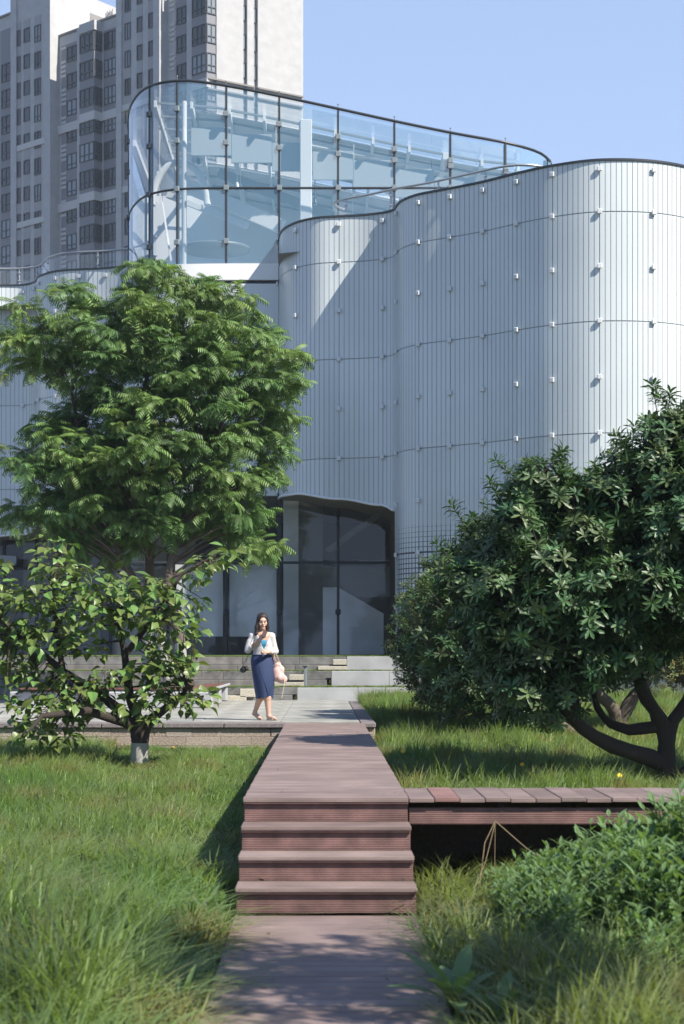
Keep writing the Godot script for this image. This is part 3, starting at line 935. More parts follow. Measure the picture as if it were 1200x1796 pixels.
	for k in 4:
		var p: Vector3 = f[k]; var q: Vector3 = f[(k + 1) % 4]
		var nn := (q - p).cross(Vector3.BACK).normalized()
		g.quad(p, q, q + Vector3(0, 0, -0.12), p + Vector3(0, 0, -0.12), nn)
	part("stair_wall", g, M.blind, low_in)
	g = Geo.new(); g.box(Vector3(0.95, 3.72, -46.3), Vector3(1.9, 0.86, 0.05), 0.01); part("stair_panel", g, M.interior_grey, low_in)
	g = Geo.new(); bar(g, Vector3(0.1, 4.6, -47.0), Vector3(1.9, 5.9, -47.0), 0.9, 0.14); part("stair_flight", g, M.interior_grey, low_in)
	g = Geo.new(); g.box(Vector3(1.5, 4.27, -46.2), Vector3(1.0, 0.08, 0.3), 0.01); part("light_trough", g, M.clip_grey, low_in)
	for k in 6:
		g = Geo.new(); g.box(Vector3(-14.2 + k * 1.62, 3.9, -54.0), Vector3(0.9, 4.4, 0.1), 0.01); part("partition", g, M.interior_grey, low_in)
	g = Geo.new(); bar(g, Vector3(-11.5, 4.75, -51.6), Vector3(-9.55, 4.62, -51.6), 0.3, 0.26); part("steel_beam", g, M.clip_grey, b)

# ------------------------------------------------------------------ apartment tower
const TR := Vector3(0.7604, 0, 0.6494)                     # along the left face to the right
const TN := Vector3(-0.6494, 0, 0.7604)                    # out of it
const TK := Vector3(-12.66, 0, -180)
func tw(u: float, y: float, w: float) -> Vector3:          # left face: u along it to the left, w outwards
	return TK - TR * u * 0.91 + TN * w + Vector3.UP * y

func tbox(g: Geo, u0: float, u1: float, y0: float, y1: float, w0: float, w1: float) -> void:
	var c := tw((u0 + u1) * 0.5 - maxf(w0, w1), (y0 + y1) * 0.5, (w0 + w1) * 0.5)
	g.box(c, Vector3(absf(u1 - u0) * 0.91, y1 - y0, absf(w1 - w0)), 0.0, Basis(TR, Vector3.UP, TN))

func window_mesh(w: float, h: float, bars: int, cross: float) -> ArrayMesh:
	var g := Geo.new()
	var t := 0.09
	g.box(Vector3(0, h * 0.5 - t * 0.5, 0), Vector3(w, t, 0.14)); g.box(Vector3(0, -h * 0.5 + t * 0.5, 0), Vector3(w, t, 0.14))
	for k in bars + 1:
		g.box(Vector3(-w * 0.5 + t * 0.5 + (w - t) * k / bars, 0, 0.004), Vector3(t, h - 2 * t, 0.13))
	if cross > 0.0: g.box(Vector3(0, -h * 0.5 + h * cross, 0.008), Vector3(w - 2 * t, t * 0.9, 0.12))
	return g.mesh()

func build_tower() -> void:
	var base := tw(18, 0, -6)
	var t := thing("apartment_tower", Vector3(base.x, 0, base.z), "tall beige residential tower with dark bay windows behind the museum", "building")
	var stone: Material = M.tower_stone
	# masses: u range, height, front plane, back plane
	for q in [[-0.6, 8.2, 78.0, -0.7, -16.0], [8.2, 15.5, 78.0, 0.0, -16.0], [14.6, 29.2, 75.2, -0.5, -13.0], [28.45, 36.49, 81.5, 0.75, -12.5], [35.6, 52.0, 79.6, 0.5, -13.0], [30.0, 60.0, 80.9, -13.0, -26.0]]:
		var g := Geo.new(); tbox(g, q[0], q[1], 0.0, q[2], q[4], q[3])
		part("wall", g, stone, t)
	# right face (sunlit): own directions, set against the corner
	var rd := Vector3(0.857, 0, -0.515); var rn := Vector3(0.515, 0, 0.857)
	var rb := Basis(rd, Vector3.UP, rn)
	var rbox := func(g: Geo, u0: float, u1: float, y0: float, y1: float, w0: float, w1: float) -> void:
		g.box(TK + rd * (u0 + u1) * 0.5 + rn * (w0 + w1) * 0.5 + Vector3.UP * (y0 + y1) * 0.5, Vector3(u1 - u0, y1 - y0, w1 - w0), 0.0, rb)
	for q in [[1.19, 4.5], [5.0, 5.83], [6.33, 11.97]]:
		var g := Geo.new(); rbox.call(g, q[0], q[1], 0.0, 78.0, -9.0, 0.0)
		part("side_wall", g, stone, t)
	var gs := Geo.new(); rbox.call(gs, 0.3, 11.7, 0.0, 77.8, -9.2, -0.42)
	part("side_wall", gs, M.tower_spandrel, t)
	# bands
	for y in [54.8, 64.1]:
		for q in [[-1.0, 2.58, -0.05], [15.96, 28.45, -0.46]]:
			var g := Geo.new(); tbox(g, q[0] if q[0] > 0 else 0.0, q[1], y - 0.55, y + 0.45, -3.0, q[2] + 0.22); part("band", g, M.tower_band, t)
		var g := Geo.new(); tbox(g, 9.2, 15.0, y - 0.4, y + 0.3, -0.5, 0.18); part("band", g, M.tower_band, t)
		g = Geo.new(); tbox(g, 29.6, 35.3, y - 1.6, y - 0.9, -0.5, 0.9); part("band", g, M.tower_band, t)
		for q in [[0.0, 5.83], [6.33, 12.05]]:
			for yy in [y + 0.42, y - 0.72]:
				g = Geo.new(); rbox.call(g, q[0], q[1], yy - 0.09, yy + 0.09, -0.4, 0.25); part("ledge", g, M.tower_ledge, t)
	var gb := Geo.new(); tbox(gb, 19.9, 22.8, 64.1 - 0.55, 64.55, -1.0, 0.86); part("band", gb, M.tower_band, t)
	gb = Geo.new(); tbox(gb, 19.9, 22.8, 54.25, 55.25, -1.0, 0.86); part("band", gb, M.tower_band, t)
	# piers
	for q in [[8.09, 9.2, 78.4, 0.6], [15.0, 15.98, 78.4, 0.3], [28.45, 29.62, 81.6, 0.95], [35.35, 36.5, 81.6, 1.0], [2.58, 3.45, 78.3, -0.3], [22.75, 23.5, 75.3, -0.25]]:
		var g := Geo.new(); tbox(g, q[0], q[1], 0.0, q[2], -2.0, q[3]); part("pier", g, stone, t)
	# roof edges
	for q in [[15.96, 28.4, 75.2, -0.5], [28.45, 36.49, 81.5, 0.75], [36.5, 52.0, 79.6, 0.5]]:
		var g := Geo.new(); tbox(g, q[0], q[1], q[2] - 0.02, q[2] + 0.2, q[3] - 0.5, q[3] + 0.2); part("roof_edge", g, M.tower_ledge, t)
	# upper opening in the side of the taller block, roof tank frames
	var go := Geo.new(); tbox(go, 22.2, 22.3, 77.2, 79.6, -7.9, -5.45); part("roof_opening", go, M.tower_ledge, t)
	go = Geo.new()
	for k in 6: tbox(go, 17.0 + k * 0.25, 17.06 + k * 0.25, 75.3, 76.8 - 0.2 * (k % 2), -1.6, -1.5)
	tbox(go, 16.9, 18.6, 76.0, 76.1, -1.6, -1.5)
	part("roof_frame", go, M.tower_ledge, t)
	# bays and spandrels
	gb = Geo.new(); tbox(gb, 19.96, 22.73, 40.0, 73.9, -0.8, 0.7); part("bay", gb, M.tower_spandrel, t)
	gb = Geo.new(); tbox(gb, 19.9, 22.8, 73.9, 75.0, -0.8, 0.85); part("bay_roof", gb, stone, t)
	gb = Geo.new(); tbox(gb, 0.0, 2.58, 40.0, 78.0, -1.9, -0.06); part("bay", gb, M.tower_spandrel, t)
	gb = Geo.new(); rbox.call(gb, 0.0, 1.19, 40.0, 78.0, -1.9, -0.12); part("bay", gb, M.tower_spandrel, t)
	# spandrel strips between windows
	for q in [[16.05, 18.4, -0.46], [23.5, 26.6, -0.46], [3.45, 5.4, -0.66], [36.6, 38.8, 0.54], [9.2, 10.2, 0.04], [11.2, 12.2, 0.04], [13.3, 14.45, 0.04], [30.3, 31.65, 0.79], [32.55, 33.85, 0.79], [34.4, 35.3, 0.79]]:
		var g := Geo.new(); tbox(g, q[0], q[1], 40.0, (74.0 if q[0] > 15.9 and q[0] < 28.0 else 78.0 if q[0] > 28.0 else 78.0), q[2] - 0.4, q[2]); part("spandrel", g, M.tower_spandrel if q[0] < 8.0 or q[0] > 15.0 and q[0] < 30.0 or q[0] > 36.0 else M.tower_grey, t)
	# windows: u range, height, sill offset, plane, bars, crossbar, lowest and highest row
	var lb := Basis(TR, Vector3.UP, TN)
	var cols := [[16.1, 18.3, 2.05, -0.42, 3, 0.35, -2, 7], [20.0, 22.7, 2.1, 0.74, 3, 0.35, -2, 7], [23.6, 25.5, 1.8, -0.42, 2, 0.3, -2, 7], [3.6, 5.2, 1.9, -0.62, 2, 0.3, 2, 9], [0.12, 2.5, 2.1, -0.03, 3, 0.35, 2, 9], [36.65, 38.5, 2.2, 0.58, 2, 0.4, -2, 7],
		[9.25, 10.1, 1.7, 0.07, 1, 0.0, -1, 9], [11.24, 12.17, 1.7, 0.07, 1, 0.0, -1, 9], [13.35, 14.37, 1.9, 0.07, 2, 0.0, -1, 9], [30.35, 31.6, 2.0, 0.82, 2, 0.3, -2, 8], [32.6, 33.8, 1.7, 0.82, 1, 0.0, -2, 8], [34.5, 35.2, 1.9, 0.82, 1, 0.0, -2, 8]]
	for q in cols:
		var fm := window_mesh((q[1] - q[0]) * 0.91, q[2], q[4], q[5])
		var pane := Geo.new(); pane.box(Vector3(0, 0, -0.05), Vector3((q[1] - q[0]) * 0.91 - 0.04, q[2] - 0.04, 0.05))
		var pm := pane.mesh()
		for row in range(q[6], q[7] + 1):
			var y: float = 50.5 + 3.17 * row + (0.3 if q[4] == 1 else 0.0)
			var p := tw((q[0] + q[1]) * 0.5 - q[3], y, q[3]) - t.position
			var o := placed("window", fm, M.tower_frame, t, p, lb)
			placed("pane", pm, M.tower_pane_pale if rng.randf() < 0.3 and q[4] > 1 else M.tower_pane, o, Vector3.ZERO)
	# right sides of the bays, louvres, slit windows on the sunny face
	var sm := window_mesh(1.15, 2.1, 2, 0.35)
	var pn := Geo.new(); pn.box(Vector3(0, 0, -0.05), Vector3(1.11, 2.06, 0.05))
	var pnm := pn.mesh()
	for row in range(-2, 8):
		var p := tw(19.96 - 0.7 - 0.04, 50.5 + 3.17 * row, 0.1) - t.position
		var o := placed("window", sm, M.tower_frame, t, p, Basis(-TN, Vector3.UP, TR))
		placed("pane", pnm, M.tower_pane, o, Vector3.ZERO)
	for row in range(2, 10):
		var p: Vector3 = TK + rd * 0.6 + rn * -0.08 + Vector3.UP * (50.5 + 3.17 * row) - t.position
		var o := placed("window", sm, M.tower_frame, t, p, rb)
		placed("pane", pnm, M.tower_pane_pale, o, Vector3.ZERO)
	var sl := window_mesh(0.46, 1.7, 1, 0.0)
	var sp2 := Geo.new(); sp2.box(Vector3(0, 0, -0.03), Vector3(0.44, 1.66, 0.04)); var spm := sp2.mesh()
	for row in range(2, 10):
		for u in [4.75, 6.08]:
			var p: Vector3 = TK + rd * u + rn * -0.36 + Vector3.UP * (50.5 + 3.17 * row) - t.position
			var o := placed("window", sl, M.tower_frame, t, p, rb)
			placed("pane", spm, M.tower_pane_pale, o, Vector3.ZERO)
	for k in range(0, 60):
		var y := 46.0 + k * 0.55
		if k % 6 < 2: continue
		var g := Geo.new(); tbox(g, 5.6, 6.5, y, y + 0.3, -0.9, -0.6)
		if y > 62.0: part("louvre", g, M.tower_band, t)
		if y < 74.0:
			g = Geo.new(); tbox(g, 25.7, 26.7, y, y + 0.3, -0.7, -0.4); part("louvre", g, M.tower_band, t)

# ------------------------------------------------------------------ trees and plants
func leaf_mat(called: String, col: Color, rough: float, back: float) -> StandardMaterial3D:
	var m := mat(called, col.linear_to_srgb(), rough)
	m.vertex_color_use_as_albedo = true
	m.backlight_enabled = true
	m.backlight = Color(back, back, back * 0.45).linear_to_srgb()
	m.metallic_specular = 0.45
	return m

func plant_materials() -> void:
	leaf_mat("leaf_pinnate", Color(1, 1, 1), 0.45, 0.75)
	leaf_mat("leaf_broad", Color(1, 1, 1), 0.38, 0.6)
	leaf_mat("leaf_leathery", Color(1, 1, 1), 0.42, 0.35)
	leaf_mat("grass_blade", Color(1, 1, 1), 0.5, 0.9)
	M.leaf_leathery.metallic_specular = 0.4
	mottle(relief(mat("bark_grey", lin(0.17, 0.135, 0.11), 0.9), M.grain, 3.0, 1.0), M.fine, 2.0)
	mottle(relief(mat("bark_brown", lin(0.095, 0.07, 0.055), 0.9), M.grain, 3.0, 1.2), M.fine, 2.0)
	mottle(relief(mat("bark_dark", lin(0.06, 0.045, 0.038), 0.9), M.grain, 4.0, 0.8), M.fine, 2.0)
	mottle(relief(mat("whitewash", lin(0.50, 0.49, 0.46), 0.9), M.grain, 3.0, 0.8), M.fine, 2.5)
	mottle(mat("dry_stem", lin(0.36, 0.27, 0.16), 0.9), M.fine, 2.0)
	mat("petal_yellow", lin(0.75, 0.5, 0.02), 0.6)

# one flat leaf: a folded, arched blade along +z, up +y; width profile from petiole to tip
func blade(g: Geo, at: Transform3D, length: float, width: float, profile: Array, arch: float, fold: float) -> void:
	var n := profile.size()
	var prev := []
	for k in n:
		var f := float(k) / (n - 1)
		var a := -arch * f
		var z := length * (f - 0.12 * arch * f * f)
		var y := -arch * 0.5 * length * f * f
		var w: float = width * 0.5 * profile[k]
		var c := Vector3(0, y, z)
		var l := Vector3(-w, y + w * fold, z); var r := Vector3(w, y + w * fold, z)
		var nu := Vector3(0, cos(a), -sin(a)).normalized()
		if k > 0:
			var nl := (nu + Vector3(fold * 0.8, 0, 0)).normalized(); var nr := (nu - Vector3(fold * 0.8, 0, 0)).normalized()
			var b := at.basis
			g.quad_n([at * prev[0], at * prev[1], at * c, at * l], [b * nl, b * nl, b * nl, b * nl], [Vector2(0, 0), Vector2(1, 0), Vector2(1, 1), Vector2(0, 1)])
			g.quad_n([at * prev[1], at * prev[2], at * r, at * c], [b * nr, b * nr, b * nr, b * nr], [Vector2(0, 0), Vector2(1, 0), Vector2(1, 1), Vector2(0, 1)])
		prev = [l, c, r]

# a pinnate frond along +z that droops; leaflets in pairs
func frond_mesh(pairs: int, length: float, leaflet: float, droop: float) -> ArrayMesh:
	var g := Geo.new()
	g.tint = Color(0.55, 0.5, 0.4)
	var pts := []; var rr := []
	for k in 5:
		var f := k / 4.0
		pts.push_back(Vector3(0, -droop * length * f * f, length * f * (1.0 - 0.25 * droop * f))); rr.push_back(0.003)
	g.tube(pts, rr, 3, false)
	for k in pairs:
		var f := 0.15 + 0.85 * k / float(pairs)
		var p := Vector3(0, -droop * length * f * f, length * f * (1.0 - 0.25 * droop * f))
		var tilt := atan(2.0 * droop * f)
		for s in [-1.0, 1.0]:
			var sh := 0.9 + 0.2 * sin(k * 7.3 + s * 2.1)
			g.tint = Color(sh, sh, sh * 0.95)
			var b := Basis(Vector3.RIGHT, tilt) * Basis(Vector3.UP, s * (1.3 - 0.45 * f)) * Basis(Vector3.RIGHT, 0.25 + 0.3 * f) * Basis(Vector3.BACK, s * -0.15)
			blade(g, Transform3D(b, p), leaflet * (0.75 + 0.5 * sin(PI * (0.2 + 0.7 * f))), leaflet * 0.25, [0.2, 1.0, 0.75, 0.02], 0.35, 0.25)
	return g.mesh()

func whorl_mesh(count: int, length: float, width: float, sd: int) -> ArrayMesh:        # a rosette of leathery leaves round +y
	var g := Geo.new()
	var r := RandomNumberGenerator.new(); r.seed = sd
	for k in count:
		var a := TAU * k / count * 2.4 + r.randf_range(-0.2, 0.2)
		var ring := float(k) / count
		var pitch := lerpf(0.15, -0.95, ring) + r.randf_range(-0.15, 0.15)          # outer leaves flat, inner ones upright
		var sh := r.randf_range(0.85, 1.15) * lerpf(0.9, 1.25, ring)
		g.tint = Color(sh, sh, sh * lerpf(1.0, 0.8, ring))
		var b := Basis(Vector3.UP, a) * Basis(Vector3.RIGHT, pitch)
		blade(g, Transform3D(b, Vector3(0, 0.01 + 0.03 * ring, 0) + b * Vector3(0, 0, 0.008)), length * r.randf_range(0.8, 1.1) * lerpf(1.0, 0.7, ring), width, [0.18, 0.7, 1.0, 0.35], 0.3, 0.22)
	return g.mesh()

func broad_leaf(sd: int) -> ArrayMesh:
	var g := Geo.new()
	g.tint = Color(0.6, 0.62, 0.4)
	g.tube([Vector3(0, 0, -0.05), Vector3(0, 0.006, 0.0)], [0.003, 0.003], 3, false)
	g.tint = Color.WHITE
	blade(g, Transform3D(Basis(Vector3.BACK, 0.25 * (sd - 1)), Vector3.ZERO), 0.19 - 0.015 * sd, 0.105 + 0.012 * sd, [0.05, 0.6, 1.0, 0.85, 0.45, 0.02], 0.4 + 0.3 * sd, 0.18 + 0.16 * sd)
	return g.mesh()

func inside(poly: PackedVector2Array, p: Vector2) -> bool:
	return Geometry2D.is_point_in_polygon(p, poly)

# clump centres spread through a crown: outline in the plane of x and y, depth by distance to the outline
func clumps(poly: PackedVector2Array, spacing: float, depth: float, tries: int, inset := 0.0) -> Array:
	var box := Rect2(poly[0], Vector2.ZERO)
	for p in poly: box = box.expand(p)
	var out := []
	for k in tries:
		var p := Vector2(rng.randf_range(box.position.x, box.end.x), rng.randf_range(box.position.y, box.end.y))
		if not inside(poly, p): continue
		var edge := 1e9
		for j in poly.size():
			edge = minf(edge, Geometry2D.get_closest_point_to_segment(p, poly[j], poly[(j + 1) % poly.size()]).distance_to(p))
		if edge < spacing * 0.45 + inset: continue
		var half := depth * sqrt(clampf(edge / (depth * 0.9), 0.0, 1.0))
		var q := Vector3(p.x, p.y, rng.randf_range(-half, half))
		var free := true
		for o in out:
			if (o as Vector3).distance_to(q) < spacing: free = false; break
		if free: out.push_back(q)
	return out

func wander(a: Vector3, e: Vector3, bend: float, steps: int, sag := 0.0) -> Array:
	var pts := []
	var off := Vector3(rng.randf_range(-1, 1), rng.randf_range(-0.4, 0.6), rng.randf_range(-1, 1)) * bend * a.distance_to(e)
	for k in steps + 1:
		var f := float(k) / steps
		pts.push_back(a.lerp(e, f) + off * sin(PI * f) + Vector3.UP * sag * sin(PI * f) + Vector3(rng.randf_range(-1, 1), 0, rng.randf_range(-1, 1)) * 0.02 * bend * (1 if k > 0 and k < steps else 0))
	return pts

func taper(n: int, a: float, b: float) -> Array:
	var r := []
	for k in n: r.push_back(lerpf(a, b, float(k) / (n - 1)))
	return r

func look_basis(d: Vector3, roll := 0.0) -> Basis:       # +z along d, +y as upright as it can be
	var z := d.normalized()
	var ref := Vector3.UP if absf(z.y) < 0.97 else Vector3.BACK
	var x := ref.cross(z).normalized()
	return Basis(x, z.cross(x), z) * Basis(Vector3.BACK, roll)

# fronds over a clump: shoot tips on its upper and outer side, each with a fan of fronds that arch out and hang
func clump_fronds(c: Vector3, r: float, count: int, flat: float, where: Array, colors: Array, base: Color, spread: float, scale: float) -> void:
	var warm := rng.randf()
	var k := 0
	while k < count:
		var d := Vector3(rng.randfn(), rng.randfn() * 0.8 + 0.45, rng.randfn()).normalized()
		var tip := c + Vector3(d.x, d.y * flat, d.z) * r * pow(rng.randf(), 0.5)
		var fans := rng.randi_range(6, 10)
		var turn := rng.randf() * TAU
		var young := rng.randf_range(0.85, 1.15)
		for j in fans:
			var a := turn + TAU * j / fans + rng.randfn() * 0.25
			var dir := Vector3(cos(a), rng.randf_range(-0.6, 0.65), sin(a)) + d * 0.5
			var s := scale * rng.randf_range(0.55, 1.1)
			where.push_back(Transform3D(look_basis(dir, rng.randfn() * 0.3).scaled_local(Vector3.ONE * s), tip - Vector3.UP * 0.05 * j / fans))
			var v := rng.randf_range(1.0 - spread, 1.0 + spread) * young
			colors.push_back(Color(base.r * v * lerpf(0.8, 1.3, warm * rng.randf_range(0.6, 1.0)), base.g * v * lerpf(0.9, 1.1, warm), base.b * v))
			k += 1

func build_tall_trees() -> void:
	# outline of the joint crown seen from the path, in metres (x, height)
	var outline := PackedVector2Array([Vector2(-6.6, 7.9), Vector2(-6.2, 8.5), Vector2(-5.6, 9.1), Vector2(-4.9, 9.25), Vector2(-4.5, 9.0), Vector2(-4.0, 9.05), Vector2(-3.75, 9.75), Vector2(-3.35, 10.0), Vector2(-2.95, 9.7), Vector2(-2.7, 9.2), Vector2(-2.1, 9.45), Vector2(-1.7, 9.3), Vector2(-1.45, 8.8), Vector2(-1.0, 8.3),
		Vector2(-0.5, 7.9), Vector2(-0.25, 7.5), Vector2(-0.4, 7.0), Vector2(-0.75, 6.5), Vector2(-0.8, 5.9), Vector2(-0.95, 5.3), Vector2(-1.15, 4.9), Vector2(-1.0, 4.3), Vector2(-1.05, 3.6), Vector2(-1.45, 3.45), Vector2(-1.8, 3.8), Vector2(-2.3, 4.0), Vector2(-2.7, 3.8), Vector2(-3.3, 3.85), Vector2(-4.0, 3.65), Vector2(-4.8, 3.6), Vector2(-5.6, 3.95),
		Vector2(-6.3, 4.25), Vector2(-6.2, 4.9), Vector2(-6.25, 5.6), Vector2(-6.15, 6.15), Vector2(-5.75, 6.6), Vector2(-5.2, 6.85), Vector2(-5.35, 7.3), Vector2(-6.0, 7.35)])
	var centre_z := -33.6
	var found := clumps(outline, 0.58, 1.9, 5200, -0.1)
	var data := [
		{"base": Vector3(-2.77, 0.66, -33.0), "r": 0.115, "lean": [Vector3(-2.85, 1.9, -33.0), Vector3(-3.1, 3.2, -33.1), Vector3(-2.7, 4.6, -33.2), Vector3(-2.0, 6.4, -33.3)], "label": "tall tree with whitewashed trunk and feathery crown, nearest the dark glass", "fronds": [], "colors": [], "clumps": []},
		{"base": Vector3(-3.62, 0.66, -34.0), "r": 0.12, "lean": [Vector3(-3.6, 2.4, -34.0), Vector3(-3.58, 3.9, -34.0), Vector3(-3.75, 5.6, -33.8), Vector3(-3.5, 8.2, -33.7)], "label": "tallest feathery tree, its straight grey trunk rising behind the small broad-leaved tree", "fronds": [], "colors": [], "clumps": []},
		{"base": Vector3(-3.1, 0.66, -33.7), "r": 0.09, "lean": [Vector3(-3.35, 2.2, -33.6), Vector3(-4.05, 3.6, -33.5), Vector3(-4.7, 5.0, -33.4), Vector3(-5.1, 7.0, -33.5)], "label": "leaning feathery tree whose crown reaches left before the white wing", "fronds": [], "colors": [], "clumps": []}]
	var kinds := [frond_mesh(7, 0.42, 0.13, 0.4), frond_mesh(6, 0.35, 0.12, 0.65)]
	for f in found:
		var p: Vector3 = f + Vector3(0, 0, centre_z)
		var pick := 0
		if p.x < -4.35: pick = 2
		elif p.x < -2.75: pick = 1
		data[pick].clumps.push_back(p)
	for t in data:
		var o := thing("tall_tree", t.base, t.label, "tree", "tall trees growing from the planter bench")
		# trunk: whitewashed foot, then grey
		var way: Array = [t.base] + t.lean
		var wash := Geo.new(); var a: Vector3 = way[0]; var e: Vector3 = way[1]
		var rr: float = t.r
		wash.tube([a - Vector3.UP * 0.1, a + (e - a) * 0.05, a.lerp(e, 0.5), a.lerp(e, 1.0)], [rr * 1.35, rr * 1.12, rr, rr * 0.97], 10)
		part("whitewashed_foot", wash, M.whitewash, o)
		var tk := Geo.new(); var pts := []; var rad := []
		for k in range(1, way.size() - 1):
			for j in 5:
				var f := j / 5.0
				var p0: Vector3 = way[k - 1]; var p1: Vector3 = way[k]; var p2: Vector3 = way[k + 1]; var p3: Vector3 = way[mini(k + 2, way.size() - 1)]
				pts.push_back(p1.cubic_interpolate(p2, p0, p3, f))
				rad.push_back(rr * lerpf(0.95, 0.3, float((k - 1) * 5 + j) / ((way.size() - 2) * 5.0)))
		pts.push_back(way[-1]); rad.push_back(rr * 0.25)
		tk.tube(pts, rad, 9)
		part("trunk", tk, M.bark_grey, o)
		var br := Geo.new()
		for c in t.clumps:
			var near: Vector3 = pts[0]; var best := 1e9; var at := 0
			for k in pts.size():
				var want: float = absf((c.y - pts[k].y) - 0.55 * Vector2(c.x - pts[k].x, c.z - pts[k].z).length()) + 0.3 * c.distance_to(pts[k])
				if pts[k].y < 3.2 and t.r > 0.1: want += 2.0
				if want < best: best = want; near = pts[k]; at = k
			var w := wander(near, c, 0.12, 6, 0.08)
			br.tube(w, taper(7, minf(rad[at] * 0.55, 0.012 + 0.013 * near.distance_to(c)), 0.006), 5, false)
			var col := Color(0.15, 0.265, 0.085)
			var high: float = clampf((c.y - 4.0) / 5.0, 0.0, 1.0)
			col = col.lerp(Color(0.195, 0.305, 0.105), high * 0.7)
			clump_fronds(c, rng.randf_range(0.34, 0.58), 58, 0.75, t.fronds, t.colors, col, 0.22, 1.0)
		part("branches", br, M.bark_grey, o, true, true)
		for q in 2:
			var wh := []; var cl := []
			for k in t.fronds.size():
				if k % 2 == q: wh.push_back(t.fronds[k]); cl.push_back(t.colors[k])
			for k in wh.size(): wh[k].origin -= o.position
			many("crown" if q == 0 else "crown_fringe", kinds[q], M.leaf_pinnate, o, wh, cl)

# single leaves as parts where they show largest, the rest as one part
func leafage(o: Node3D, called: String, meshes: Array, m: Material, where: Array, colors: Array, singles: int) -> void:
	var order := range(where.size())
	order.sort_custom(func(a, b): return where[a].origin.z > where[b].origin.z)
	var rest := []; var rc := []
	var tints := []
	for k in 4:
		var c: Color = colors[(k * 37) % colors.size()]
		var mm: StandardMaterial3D = m.duplicate()
		mm.albedo_color = c.linear_to_srgb()
		mm.resource_name = m.resource_name + "_%d" % k
		tints.push_back(mm)
	for k in order.size():
		var i: int = order[k]
		var t: Transform3D = where[i]
		t.origin -= o.position
		if k < singles:
			var l := placed(called, meshes[i % meshes.size()], tints[i % 4], o, Vector3.ZERO)
			l.transform = t
		else:
			rest.push_back(t); rc.push_back(colors[i])
	for q in meshes.size():
		var a := []; var b := []
		for k in range(q, rest.size(), meshes.size()): a.push_back(rest[k]); b.push_back(rc[k])
		many("foliage" if q == 0 else "foliage_%03d" % q, meshes[q], m, o, a, b)

